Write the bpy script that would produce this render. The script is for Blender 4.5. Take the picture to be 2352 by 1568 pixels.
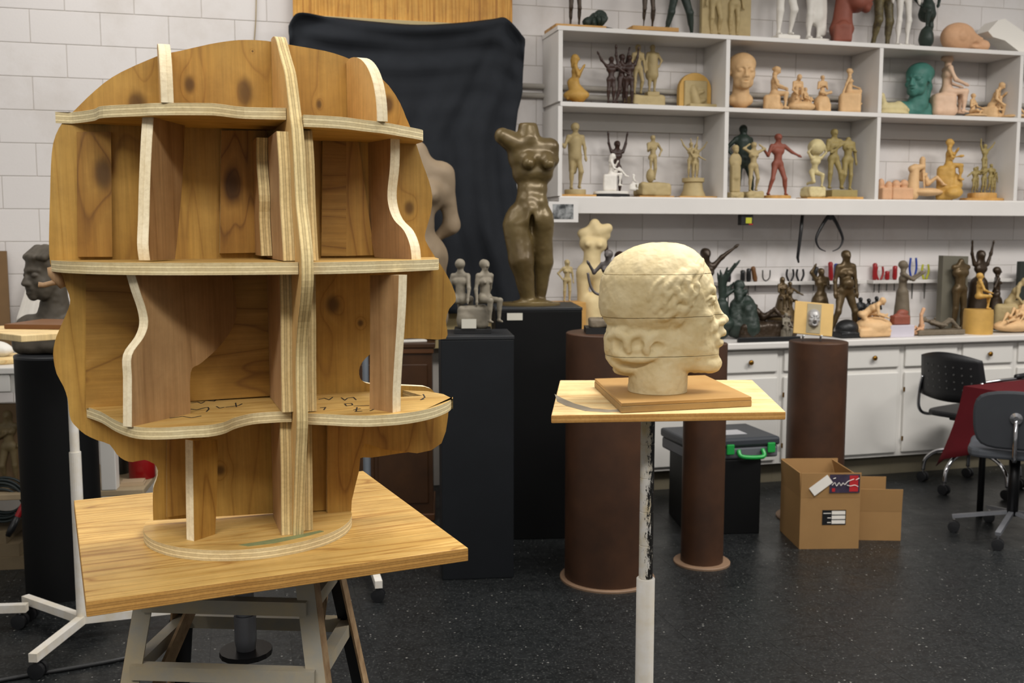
import bpy, bmesh, math, random
import numpy as np
from mathutils import Vector, Matrix

for o in list(bpy.data.objects):
    bpy.data.objects.remove(o, do_unlink=True)
SC = bpy.context.scene
COL = SC.collection
R = math.radians
random.seed(7)

# ------------------------------------------------------------------ camera
FPX, CX, CY = 2300.0, 1176.0, 784.0
EYE = 1.60
PITCH = math.atan(244.0 / FPX)
cam_d = bpy.data.cameras.new('camera')
cam_d.sensor_width = 36.0
cam_d.lens = FPX / 2352.0 * 36.0
cam_d.clip_start = 0.05
cam_d.dof.use_dof = True
cam_d.dof.focus_distance = 2.15
cam_d.dof.aperture_fstop = 7.5
cam = bpy.data.objects.new('camera', cam_d)
cam.location = (0, 0, EYE)
cam.rotation_euler = (math.pi / 2 - PITCH, 0, 0)
COL.objects.link(cam)
SC.camera = cam

# ------------------------------------------------------------------ light
SC.view_settings.view_transform = 'Standard'
SC.view_settings.look = 'None'
SC.view_settings.gamma = 1.0
SC.view_settings.use_curve_mapping = False
SC.view_settings.exposure = 0.0
wd = bpy.data.worlds.new('room_light')
SC.world = wd
wd.use_nodes = True
wd.node_tree.nodes['Background'].inputs[0].default_value = (1.0, 0.97, 0.93, 1)
wd.node_tree.nodes['Background'].inputs[1].default_value = 0.33

def area(name, loc, sx, sy, power, col=(1, 0.965, 0.92), tgt=None):
    l = bpy.data.lights.new(name, 'AREA')
    l.shape = 'RECTANGLE'
    l.size, l.size_y, l.energy, l.color = sx, sy, power, col
    o = bpy.data.objects.new(name, l)
    o.location = loc
    if tgt is not None:
        o.rotation_euler = (Vector(tgt) - Vector(loc)).to_track_quat('-Z', 'Y').to_euler()
    COL.objects.link(o)
    return o

SC.cycles.max_bounces = 4
SC.cycles.diffuse_bounces = 2
SC.cycles.glossy_bounces = 2
SC.cycles.caustics_reflective = False
SC.cycles.caustics_refractive = False
SC.cycles.adaptive_threshold = 0.04
# rows of ceiling fluorescents
area('ceiling_tube_light', (-1.5, -0.9, 3.5), 2.4, 0.5, 86)
area('ceiling_tube_light', (1.2, -0.7, 3.5), 2.4, 0.5, 85)
area('ceiling_tube_light', (-2.4, 3.6, 3.9), 2.4, 0.5, 24)
area('ceiling_tube_light', (1.4, 3.0, 3.9), 2.4, 0.5, 112)
area('ceiling_tube_light', (-1.6, 5.0, 3.9), 2.4, 0.5, 25)
area('ceiling_tube_light', (4.2, 4.2, 3.9), 2.4, 0.5, 140)

# ------------------------------------------------------------------ helpers: pixels of the photograph to places in the room
cp, sp = math.cos(PITCH), math.sin(PITCH)
WA = R(15.0)                      # the back wall recedes to the right
WU = Vector((math.cos(WA), math.sin(WA), 0))
WN = Vector((math.sin(WA), -math.cos(WA), 0))
W0 = Vector((0, 6.44, 0))

def ray(px, py):
    xc, yc = (px - CX) / FPX, -(py - CY) / FPX
    return Vector((xc, cp + yc * sp, -sp + yc * cp))

EYEV = Vector((0, 0, EYE))

def on_z(px, py, z):
    d = ray(px, py)
    return EYEV + d * ((z - EYE) / d.z)

def on_plane(px, py, p0, n):
    d = ray(px, py)
    return EYEV + d * ((Vector(p0) - EYEV).dot(n) / d.dot(n))

def on_y(px, py, Y):
    d = ray(px, py)
    return EYEV + d * (Y / d.y)

def on_wall(px, py, d=0.0):
    return on_plane(px, py, W0 + WN * d, WN)

def wcoord(p):
    return (p - W0).dot(WU), p.z

def wpt(u, d, z):
    p = W0 + WU * u + WN * d
    return Vector((p.x, p.y, z))

def depth(p):                      # distance along the optical axis
    d = Vector(p) - EYEV
    return d.y * cp - d.z * sp

def px2m(p):
    return depth(p) / FPX

# ------------------------------------------------------------------ helpers: materials
MATS = {}

def new_mat(name):
    m = bpy.data.materials.new(name)
    m.use_nodes = True
    nt = m.node_tree
    return m, nt, nt.nodes['Principled BSDF']

def N(nt, t, **kw):
    n = nt.nodes.new(t)
    for k, v in kw.items():
        setattr(n, k, v)
    return n

def ramp(nt, stops, interp='LINEAR'):
    r = N(nt, 'ShaderNodeValToRGB')
    r.color_ramp.interpolation = interp
    el = r.color_ramp.elements
    while len(el) < len(stops):
        el.new(0.5)
    for e, (p, c) in zip(el, stops):
        e.position = p
        e.color = (*c, 1) if len(c) == 3 else c
    return r

def mapped(nt, scale=(1, 1, 1), coord='Object'):
    tc = N(nt, 'ShaderNodeTexCoord')
    mp = N(nt, 'ShaderNodeMapping')
    mp.inputs['Scale'].default_value = scale
    nt.links.new(tc.outputs[coord], mp.inputs['Vector'])
    return mp.outputs['Vector']

def noise(nt, vec, scale, detail=4, rough=0.6, dist=0.0):
    n = N(nt, 'ShaderNodeTexNoise')
    n.inputs['Scale'].default_value = scale
    n.inputs['Detail'].default_value = detail
    n.inputs['Roughness'].default_value = rough
    n.inputs['Distortion'].default_value = dist
    nt.links.new(vec, n.inputs['Vector'])
    return n.outputs['Fac']

def bump(nt, bsdf, h, strength, dist=0.002):
    b = N(nt, 'ShaderNodeBump')
    b.inputs['Strength'].default_value = strength
    b.inputs['Distance'].default_value = dist
    nt.links.new(h, b.inputs['Height'])
    nt.links.new(b.outputs['Normal'], bsdf.inputs['Normal'])

def math_n(nt, op, a, b=None, c=None):
    n = N(nt, 'ShaderNodeMath', operation=op)
    for i, v in enumerate((a, b, c)):
        if v is None:
            continue
        if isinstance(v, (int, float)):
            n.inputs[i].default_value = v
        else:
            nt.links.new(v, n.inputs[i])
    return n.outputs[0]

def mixc(nt, fac, a, b, mode='MIX'):
    n = N(nt, 'ShaderNodeMix', data_type='RGBA', blend_type=mode)
    for sock, v in ((n.inputs[0], fac), (n.inputs[6], a), (n.inputs[7], b)):
        if isinstance(v, (int, float)):
            sock.default_value = v
        elif isinstance(v, tuple):
            sock.default_value = (*v, 1) if len(v) == 3 else v
        else:
            nt.links.new(v, sock)
    return n.outputs[2]

def lin(c):
    return tuple(((v / 255.0) / 12.92 if v / 255.0 <= 0.04045 else ((v / 255.0 + 0.055) / 1.055) ** 2.4) for v in c)

def paint(name, rgb, rough=0.55, var=0.12, scale=8.0, bmp=0.0, bscale=120.0, metal=0.0, spec=0.5, rgb2=None, bdist=0.001):
    """surface of one colour (sRGB 0-255) with slight mottling and fine relief"""
    if name in MATS:
        return MATS[name]
    m, nt, b = new_mat(name)
    c = lin(rgb)
    c2 = lin(rgb2) if rgb2 else tuple(v * (1 - var) for v in c)
    v = mapped(nt)
    f = noise(nt, v, scale, 5, 0.6)
    r = ramp(nt, [(0.3, c2), (0.7, c)])
    nt.links.new(f, r.inputs['Fac'])
    nt.links.new(r.outputs['Color'], b.inputs['Base Color'])
    b.inputs['Roughness'].default_value = rough
    b.inputs['Metallic'].default_value = metal
    b.inputs['Specular IOR Level'].default_value = spec
    if bmp:
        bump(nt, b, noise(nt, v, bscale, 4, 0.6), bmp, bdist)
    MATS[name] = m
    return m

def wood(name, light, mid, dark, grain='Y', rough=0.5, knots=(), fx=3.0, fy=0.5, rings=9.0, seed=0.0, lines=0.75):
    """rotary-cut veneer: contour lines of a stretched noise, bent round the knots"""
    if name in MATS:
        return MATS[name]
    m, nt, b = new_mat(name)
    tc = N(nt, 'ShaderNodeTexCoord')
    sx = N(nt, 'ShaderNodeSeparateXYZ')
    nt.links.new(tc.outputs['Object'], sx.inputs[0])
    x, y = sx.outputs[0], sx.outputs[1]
    if grain == 'X':
        x, y = y, x
    cb = N(nt, 'ShaderNodeCombineXYZ')
    nt.links.new(math_n(nt, 'MULTIPLY', x, fx), cb.inputs[0])
    nt.links.new(math_n(nt, 'MULTIPLY', y, fy), cb.inputs[1])
    cb.inputs[2].default_value = seed
    low = noise(nt, cb.outputs[0], 2.0, 2, 0.45, 0.3)
    h = math_n(nt, 'MULTIPLY', low, rings)
    kd = None
    for (kx, ky, rx, ry) in knots:
        dx = math_n(nt, 'DIVIDE', math_n(nt, 'SUBTRACT', sx.outputs[0], kx), rx)
        dy = math_n(nt, 'DIVIDE', math_n(nt, 'SUBTRACT', sx.outputs[1], ky), ry)
        d2 = math_n(nt, 'ADD', math_n(nt, 'MULTIPLY', dx, dx), math_n(nt, 'MULTIPLY', dy, dy))
        g = math_n(nt, 'POWER', 2.718, math_n(nt, 'MULTIPLY', d2, -0.28))
        h = math_n(nt, 'ADD', h, math_n(nt, 'MULTIPLY', g, 1.3))
        kk = math_n(nt, 'POWER', 2.718, math_n(nt, 'MULTIPLY', math_n(nt, 'MULTIPLY', d2, d2), -1.0))
        kd = kk if kd is None else math_n(nt, 'MAXIMUM', kd, kk)
    saw = math_n(nt, 'FRACT', h)
    r1 = ramp(nt, [(0.0, mid), (0.45, light), (0.82, mid), (0.93, dark), (1.0, mid)])
    nt.links.new(saw, r1.inputs['Fac'])
    cb2 = N(nt, 'ShaderNodeCombineXYZ')
    nt.links.new(math_n(nt, 'MULTIPLY', x, 160.0), cb2.inputs[0])
    nt.links.new(math_n(nt, 'MULTIPLY', y, 5.0), cb2.inputs[1])
    fine = noise(nt, cb2.outputs[0], 1.0, 4, 0.65)
    blot = noise(nt, tc.outputs['Object'], 3.5, 3, 0.5)
    rb = ramp(nt, [(0.3, mid), (0.7, light)])
    nt.links.new(blot, rb.inputs['Fac'])
    c = mixc(nt, lines, rb.outputs['Color'], r1.outputs['Color'])
    grime = noise(nt, tc.outputs['Object'], 11.0, 6, 0.7)
    rgm = ramp(nt, [(0.32, (0.74, 0.70, 0.66)), (0.58, (1.04, 1.03, 1.0))])
    nt.links.new(grime, rgm.inputs['Fac'])
    c = mixc(nt, 0.6, c, rgm.outputs['Color'], 'MULTIPLY')
    rf = ramp(nt, [(0.25, (0.72, 0.70, 0.66)), (0.65, (1.06, 1.05, 1.03))])
    nt.links.new(fine, rf.inputs['Fac'])
    c = mixc(nt, 0.8, c, rf.outputs['Color'], 'MULTIPLY')
    if kd is not None:
        c = mixc(nt, math_n(nt, 'MULTIPLY', kd, 0.85), c, tuple(v * 0.33 for v in dark))
    nt.links.new(c, b.inputs['Base Color'])
    b.inputs['Roughness'].default_value = rough
    b.inputs['Specular IOR Level'].default_value = 0.35
    bump(nt, b, fine, 0.18, 0.0008)
    MATS[name] = m
    return m

def ply_edge(name, light, dark, th=0.019, plies=7.0):
    """sawn plywood edge: layers along the local thickness axis (Z)"""
    if name in MATS:
        return MATS[name]
    m, nt, b = new_mat(name)
    tc = N(nt, 'ShaderNodeTexCoord')
    sx = N(nt, 'ShaderNodeSeparateXYZ')
    nt.links.new(tc.outputs['Object'], sx.inputs[0])
    wob = noise(nt, tc.outputs['Object'], 18.0, 3, 0.5)
    z = math_n(nt, 'ADD', math_n(nt, 'MULTIPLY', sx.outputs[2], 1.0 / th), math_n(nt, 'MULTIPLY', wob, 0.10))
    fr = math_n(nt, 'FRACT', math_n(nt, 'MULTIPLY', z, plies / 2.0))
    mid = tuple(0.72 * a + 0.28 * d for a, d in zip(light, dark))
    r1 = ramp(nt, [(0.0, dark), (0.05, mid), (0.42, mid), (0.47, dark), (0.53, light), (0.95, light), (1.0, dark)])
    nt.links.new(fr, r1.inputs['Fac'])
    fine = noise(nt, tc.outputs['Object'], 140.0, 4, 0.7)
    rf = ramp(nt, [(0.3, (0.86, 0.83, 0.78)), (0.6, (1.05, 1.05, 1.04))])
    nt.links.new(fine, rf.inputs['Fac'])
    c = mixc(nt, 0.85, r1.outputs['Color'], rf.outputs['Color'], 'MULTIPLY')
    big = noise(nt, tc.outputs['Object'], 9.0, 3, 0.5)
    rg = ramp(nt, [(0.35, (0.88, 0.82, 0.72)), (0.6, (1.0, 1.0, 1.0))])
    nt.links.new(big, rg.inputs['Fac'])
    c = mixc(nt, 0.7, c, rg.outputs['Color'], 'MULTIPLY')
    nt.links.new(c, b.inputs['Base Color'])
    b.inputs['Roughness'].default_value = 0.75
    b.inputs['Specular IOR Level'].default_value = 0.25
    bump(nt, b, fine, 0.3, 0.001)
    MATS[name] = m
    return m

# ------------------------------------------------------------------ helpers: meshes
class MB:
    """collects boxes, tubes, lathes and prisms and links them as one mesh object"""
    def __init__(s):
        s.v, s.f, s.m = [], [], []

    def add(s, verts, faces, mi=0):
        n = len(s.v)
        s.v += [tuple(v) for v in verts]
        s.f += [tuple(i + n for i in f) for f in faces]
        s.m += [mi] * len(faces)
        return s

    def box(s, x0, x1, y0, y1, z0, z1, mi=0, M=None):
        vs = [Vector((x, y, z)) for z in (z0, z1) for y in (y0, y1) for x in (x0, x1)]
        if M is not None:
            vs = [M @ v for v in vs]
        return s.add(vs, [(0, 2, 3, 1), (4, 5, 7, 6), (0, 1, 5, 4), (2, 6, 7, 3), (0, 4, 6, 2), (1, 3, 7, 5)], mi)

    def bar(s, p0, p1, w, h, up=(0, 0, 1), mi=0):
        """rectangular bar of section w x h from p0 to p1"""
        p0, p1 = Vector(p0), Vector(p1)
        t = (p1 - p0).normalized()
        up = Vector(up)
        if abs(t.dot(up)) > 0.98:
            up = Vector((0, 1, 0))
        a = t.cross(up).normalized()
        b = a.cross(t).normalized()
        vs = []
        for p in (p0, p1):
            for sx, sy in ((-1, -1), (1, -1), (1, 1), (-1, 1)):
                vs.append(p + a * (sx * w / 2) + b * (sy * h / 2))
        return s.add(vs, [(3, 2, 1, 0), (4, 5, 6, 7), (0, 1, 5, 4), (1, 2, 6, 5), (2, 3, 7, 6), (3, 0, 4, 7)], mi)

    def tube(s, pts, r, n=10, mi=0, cap=True):
        pts = [Vector(p) for p in pts]
        rs = r if isinstance(r, (list, tuple)) else [r] * len(pts)
        rings, prev = [], None
        for i, p in enumerate(pts):
            t = (pts[min(i + 1, len(pts) - 1)] - pts[max(i - 1, 0)]).normalized()
            if prev is None:
                a = t.orthogonal().normalized()
            else:
                a = (prev - t * prev.dot(t))
                a = a.normalized() if a.length > 1e-6 else t.orthogonal().normalized()
            prev = a
            b = t.cross(a)
            rings.append([p + (a * math.cos(2 * math.pi * k / n) + b * math.sin(2 * math.pi * k / n)) * rs[i] for k in range(n)])
        vs = [v for rg in rings for v in rg]
        fs = []
        for i in range(len(pts) - 1):
            for k in range(n):
                k2 = (k + 1) % n
                fs.append((i * n + k, i * n + k2, (i + 1) * n + k2, (i + 1) * n + k))
        if cap:
            fs.append(tuple(range(n - 1, -1, -1)))
            fs.append(tuple((len(pts) - 1) * n + k for k in range(n)))
        return s.add(vs, fs, mi)

    def lathe(s, prof, n=32, c=(0, 0), mi=0, sy=1.0):
        """profile [(r, z)] turned about a vertical axis at c"""
        vs, fs = [], []
        for (r, z) in prof:
            for k in range(n):
                a = 2 * math.pi * k / n
                vs.append((c[0] + r * math.cos(a), c[1] + sy * r * math.sin(a), z))
        for i in range(len(prof) - 1):
            for k in range(n):
                k2 = (k + 1) % n
                fs.append((i * n + k, i * n + k2, (i + 1) * n + k2, (i + 1) * n + k))
        fs.append(tuple(range(n - 1, -1, -1)))
        fs.append(tuple((len(prof) - 1) * n + k for k in range(n)))
        return s.add(vs, fs, mi)

    def prism(s, outline, z0, z1, mi=0, mrim=None, M=None):
        n = len(outline)
        ar = sum(outline[i][0] * outline[(i + 1) % n][1] - outline[(i + 1) % n][0] * outline[i][1] for i in range(n))
        if ar < 0:
            outline = list(reversed(outline))
        vs = [Vector((x, y, z0)) for x, y in outline] + [Vector((x, y, z1)) for x, y in outline]
        if M is not None:
            vs = [M @ v for v in vs]
        s.add(vs, [tuple(range(n - 1, -1, -1)), tuple(range(n, 2 * n))], mi)
        base = len(s.v) - 2 * n
        for i in range(n):
            j = (i + 1) % n
            s.f.append((base + i, base + j, base + n + j, base + n + i))
            s.m.append(mi if mrim is None else mrim)
        return s

    def build(s, name, mats, parent=None, loc=None, rz=0.0, M=None, smooth=False, bev=0.0, auto=None, recalc=False):
        me = bpy.data.meshes.new(name)
        me.from_pydata(s.v, [], s.f)
        if not isinstance(mats, (list, tuple)):
            mats = [mats]
        for m in mats:
            me.materials.append(m)
        me.polygons.foreach_set('material_index', s.m)
        if recalc:
            bm = bmesh.new(); bm.from_mesh(me)
            bmesh.ops.recalc_face_normals(bm, faces=bm.faces)
            bm.to_mesh(me); bm.free()
        if smooth:
            me.polygons.foreach_set('use_smooth', [True] * len(me.polygons))
        o = bpy.data.objects.new(name, me)
        COL.objects.link(o)
        if auto is not None:
            me.polygons.foreach_set('use_smooth', [True] * len(me.polygons))
            me.set_sharp_from_angle(angle=R(auto))
        if bev:
            b = o.modifiers.new('edge', 'BEVEL')
            b.width, b.segments, b.limit_method, b.angle_limit = bev, 2, 'ANGLE', R(40)
        if parent is not None:
            o.parent = parent
        if M is not None:
            o.matrix_local = M
        elif loc is not None:
            o.location = loc
            o.rotation_euler = (0, 0, rz)
        me.update()
        return o

def empty(name, loc=(0, 0, 0), rz=0.0, parent=None):
    o = bpy.data.objects.new(name, None)
    o.empty_display_size = 0.05
    o.location = loc
    o.rotation_euler = (0, 0, rz)
    if parent is not None:
        o.parent = parent
    COL.objects.link(o)
    return o

def tag(o, label, cat, group=None, kind=None):
    o['label'] = label
    o['category'] = cat
    if group:
        o['group'] = group
    if kind:
        o['kind'] = kind
    return o

def struct(o, label=None):
    o['kind'] = 'structure'
    if label:
        o['label'] = label
    return o

def copy_of(o, parent=None, loc=None):
    c = o.copy()
    COL.objects.link(c)
    c.parent = parent
    if loc is not None:
        c.location = loc
    return c

def smooth_line(pts, per=6, closed=False):
    """Catmull-Rom through the points"""
    P = [np.array(p, float) for p in pts]
    n = len(P)
    out = []
    rng = range(n) if closed else range(n - 1)
    for i in rng:
        p0 = P[(i - 1) % n] if closed or i > 0 else P[0]
        p1 = P[i]
        p2 = P[(i + 1) % n]
        p3 = P[(i + 2) % n] if closed or i + 2 < n else P[n - 1]
        for k in range(per):
            t = k / per
            out.append(0.5 * ((2 * p1) + (-p0 + p2) * t + (2 * p0 - 5 * p1 + 4 * p2 - p3) * t * t + (-p0 + 3 * p1 - 3 * p2 + p3) * t ** 3))
    if not closed:
        out.append(P[-1])
    return [tuple(p) for p in out]

def basis(origin, ax, ay, az=None):
    ax, ay = Vector(ax).normalized(), Vector(ay).normalized()
    az = ax.cross(ay) if az is None else Vector(az)
    M = Matrix.Identity(4)
    for i, v in enumerate((ax, ay, az)):
        M[0][i], M[1][i], M[2][i] = v
    M[0][3], M[1][3], M[2][3] = origin
    return M

# ------------------------------------------------------------------ helpers: modelled forms (blended solids turned into one skin)
def _prim(P, X, Y, Z):
    t = P[0]
    if t == 'c':
        _, a, b, r0, r1 = P[:5]
        a, b = np.asarray(a, float), np.asarray(b, float)
        ba = b - a
        l2 = max(float(ba @ ba), 1e-12)
        px, py, pz = X - a[0], Y - a[1], Z - a[2]
        h = np.clip((px * ba[0] + py * ba[1] + pz * ba[2]) / l2, 0, 1)
        return np.sqrt((px - ba[0] * h) ** 2 + (py - ba[1] * h) ** 2 + (pz - ba[2] * h) ** 2) - (r0 + (r1 - r0) * h)
    if t == 'p':
        d = None
        for a, b, ra, rb in zip(P[1][:-1], P[1][1:], P[2][:-1], P[2][1:]):
            e = _prim(('c', a, b, ra, rb), X, Y, Z)
            d = e if d is None else np.minimum(d, e)
        return d
    if t == 'e':
        _, c, r = P[:3]
        px, py, pz = X - c[0], Y - c[1], Z - c[2]
        if len(P) > 3 and P[3] is not None:
            M = P[3]
            px, py, pz = (M[0][0] * px + M[1][0] * py + M[2][0] * pz, M[0][1] * px + M[1][1] * py + M[2][1] * pz, M[0][2] * px + M[1][2] * py + M[2][2] * pz)
        k0 = np.sqrt((px / r[0]) ** 2 + (py / r[1]) ** 2 + (pz / r[2]) ** 2)
        k1 = np.sqrt((px / r[0] ** 2) ** 2 + (py / r[1] ** 2) ** 2 + (pz / r[2] ** 2) ** 2) + 1e-9
        return k0 * (k0 - 1.0) / k1
    if t == 'b':
        _, c, hf, rd = P[:4]
        qx, qy, qz = np.abs(X - c[0]) - hf[0] + rd, np.abs(Y - c[1]) - hf[1] + rd, np.abs(Z - c[2]) - hf[2] + rd
        return np.sqrt(np.maximum(qx, 0) ** 2 + np.maximum(qy, 0) ** 2 + np.maximum(qz, 0) ** 2) + np.minimum(np.maximum(qx, np.maximum(qy, qz)), 0) - rd

def _bounds(P):
    if P[0] == 'c':
        a, b, r = np.asarray(P[1], float), np.asarray(P[2], float), max(P[3], P[4])
        return np.minimum(a, b) - r, np.maximum(a, b) + r
    if P[0] == 'p':
        a = np.asarray(P[1], float)
        return a.min(0) - max(P[2]), a.max(0) + max(P[2])
    c, r = np.asarray(P[1], float), np.asarray(P[2], float)
    if P[0] == 'e' and len(P) > 3 and P[3] is not None:
        r = np.array([max(r)] * 3)
    return c - r, c + r

def form(prims, h, k, lump=0.0, lfreq=1.0, seed=0, cuts=(), k2=None):
    """union of soft solids -> (verts, quads); h grid step, k blend width; cuts are carved away"""
    late = [p[1:] for p in prims if p[0] == 'late']
    prims = [p for p in prims if p[0] != 'late']
    lo = np.min([_bounds(p)[0] for p in prims], axis=0) - 3 * h - lump
    hi = np.max([_bounds(p)[1] for p in prims], axis=0) + 3 * h + lump
    n = np.maximum(np.ceil((hi - lo) / h).astype(int) + 1, 4)
    ax = [lo[i] + h * np.arange(n[i]) for i in range(3)]
    D = np.full(tuple(n), 1e3, np.float32)
    def apply(P, sub, kk):
        b0, b1 = _bounds(P)
        m = kk + 3 * h
        i0 = np.clip(np.floor((b0 - m - lo) / h).astype(int), 0, n)
        i1 = np.clip(np.ceil((b1 + m - lo) / h).astype(int) + 1, 0, n)
        if np.any(i1 <= i0):
            return
        sl = tuple(slice(i0[i], i1[i]) for i in range(3))
        d = _prim(P, ax[0][sl[0]][:, None, None], ax[1][sl[1]][None, :, None], ax[2][sl[2]][None, None, :]).astype(np.float32)
        A = D[sl]
        if sub:
            d = -d
            q = np.maximum(kk - np.abs(A - d), 0) / kk
            D[sl] = np.maximum(A, d) + q * q * kk * 0.25
        else:
            q = np.maximum(kk - np.abs(A - d), 0) / kk
            D[sl] = np.minimum(A, d) - q * q * kk * 0.25
    for P in prims:
        apply(P, False, k)
    for P in cuts:
        apply(P, True, k2 or k)
    for P in late:
        apply(P, False, (k2 or k) * 0.8)
    if lump:
        rg = np.random.RandomState(seed)
        G = np.zeros(tuple(n), np.float32)
        for oc in range(3):
            fr, T = lfreq * 2.0 ** oc, []
            ms = [int(math.ceil((ax[i][-1] - ax[i][0]) * fr)) + 3 for i in range(3)]
            T = rg.uniform(-1, 1, ms).astype(np.float32)
            for i in range(3):
                t = (ax[i] - ax[i][0]) * fr
                k0 = np.floor(t).astype(int)
                w = t - k0
                w = w * w * (3 - 2 * w)
                Wm = np.zeros((n[i], ms[i]), np.float32)
                Wm[np.arange(n[i]), k0] = 1 - w
                Wm[np.arange(n[i]), k0 + 1] = w
                T = np.moveaxis(np.tensordot(Wm, T, axes=(1, i)), 0, i)
            G += T * (0.55 ** oc)
        D += G * lump
    S = D < 0
    # naive surface nets
    c = S[:-1, :-1, :-1].astype(np.int8)
    tot = np.zeros(tuple(n - 1), np.int8)
    for dx in (0, 1):
        for dy in (0, 1):
            for dz in (0, 1):
                tot += S[dx:n[0] - 1 + dx, dy:n[1] - 1 + dy, dz:n[2] - 1 + dz]
    act = (tot > 0) & (tot < 8)
    idx = np.argwhere(act)
    vid = np.full(tuple(n - 1), -1, np.int64)
    vid[act] = np.arange(len(idx))
    acc = np.zeros((len(idx), 3)); cnt = np.zeros(len(idx))
    cr = [(x, y, z) for x in (0, 1) for y in (0, 1) for z in (0, 1)]
    for a in cr:
        for b in cr:
            if sum(b) - sum(a) == 1 and all(b[i] >= a[i] for i in range(3)):
                da = D[idx[:, 0] + a[0], idx[:, 1] + a[1], idx[:, 2] + a[2]].astype(float)
                db = D[idx[:, 0] + b[0], idx[:, 1] + b[1], idx[:, 2] + b[2]].astype(float)
                m = (da < 0) != (db < 0)
                t = np.where(m, da / np.where(m, da - db, 1), 0)
                p = np.array(a)[None] + t[:, None] * (np.array(b) - np.array(a))[None]
                acc[m] += p[m]; cnt[m] += 1
    V = lo + h * (idx + acc / np.maximum(cnt, 1)[:, None])
    Q = []
    for axn in range(3):
        s0 = [slice(None)] * 3; s1 = [slice(None)] * 3
        s0[axn] = slice(0, n[axn] - 1); s1[axn] = slice(1, n[axn])
        ch = S[tuple(s0)] != S[tuple(s1)]
        e = np.argwhere(ch)
        o1, o2 = [i for i in range(3) if i != axn]
        ok = (e[:, o1] > 0) & (e[:, o2] > 0) & (e[:, o1] < n[o1] - 1) & (e[:, o2] < n[o2] - 1)
        e = e[ok]
        ins = S[e[:, 0], e[:, 1], e[:, 2]]
        q = []
        for (p, r) in ((1, 1), (0, 1), (0, 0), (1, 0)):
            g = e.copy(); g[:, o1] -= p; g[:, o2] -= r
            q.append(vid[g[:, 0], g[:, 1], g[:, 2]])
        q = np.stack(q, 1)
        flip = ins if axn != 1 else ~ins
        q[~flip] = q[~flip][:, ::-1]
        Q.append(q)
    return V, np.concatenate(Q)

def form_obj(name, prims, mat, h, k, parent=None, loc=None, rz=0.0, **kw):
    V, Q = form(prims, h, k, **kw)
    me = bpy.data.meshes.new(name)
    me.from_pydata(V.tolist(), [], Q.tolist())
    me.polygons.foreach_set('use_smooth', [True] * len(me.polygons))
    me.materials.append(mat)
    o = bpy.data.objects.new(name, me)
    COL.objects.link(o)
    if parent is not None:
        o.parent = parent
    if loc is not None:
        o.location = loc
    o.rotation_euler = (0, 0, rz)
    return o

def tf(prims, off=(0, 0, 0), s=1.0, rz=0.0):
    """move, scale and turn a list of solids"""
    c, sn = math.cos(rz), math.sin(rz)
    off = np.asarray(off, float)
    def pt(p):
        p = np.asarray(p, float) * s
        return np.array([c * p[0] - sn * p[1], sn * p[0] + c * p[1], p[2]]) + off
    out = []
    for P in prims:
        if P[0] == 'c':
            out.append(('c', pt(P[1]), pt(P[2]), P[3] * s, P[4] * s))
        elif P[0] == 'p':
            out.append(('p', [pt(v) for v in P[1]], [v * s for v in P[2]]))
        elif P[0] == 'e':
            M = np.array(P[3]) if len(P) > 3 and P[3] is not None else np.eye(3)
            Rm = np.array([[c, -sn, 0], [sn, c, 0], [0, 0, 1]])
            out.append(('e', pt(P[1]), tuple(v * s for v in P[2]), (Rm @ M).tolist()))
        else:
            out.append(('b', pt(P[1]), tuple(v * s for v in P[2]), P[3] * s))
    return out

# ================================================================== the room
def world_pos(nt):
    g = N(nt, 'ShaderNodeNewGeometry')
    return g.outputs['Position']

def m_block():
    m, nt, b = new_mat('painted_block')
    p = world_pos(nt)
    oi = N(nt, 'ShaderNodeObjectInfo')
    r = ramp(nt, [(0.0, lin((224, 219, 216))), (1.0, lin((229, 224, 221)))])
    nt.links.new(oi.outputs['Random'], r.inputs['Fac'])
    d = noise(nt, p, 2.3, 6, 0.65)
    rd = ramp(nt, [(0.30, (0.87, 0.85, 0.82)), (0.5, (1, 1, 1))])
    nt.links.new(d, rd.inputs['Fac'])
    c = mixc(nt, 0.8, r.outputs['Color'], rd.outputs['Color'], 'MULTIPLY')
    s = noise(nt, p, 9.0, 5, 0.7)
    rs = ramp(nt, [(0.70, (1, 1, 1)), (0.80, (0.72, 0.62, 0.5))])
    nt.links.new(s, rs.inputs['Fac'])
    c = mixc(nt, 0.6, c, rs.outputs['Color'], 'MULTIPLY')
    nt.links.new(c, b.inputs['Base Color'])
    b.inputs['Roughness'].default_value = 0.6
    bump(nt, b, noise(nt, p, 60, 5, 0.7), 0.35, 0.002)
    return m

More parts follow.
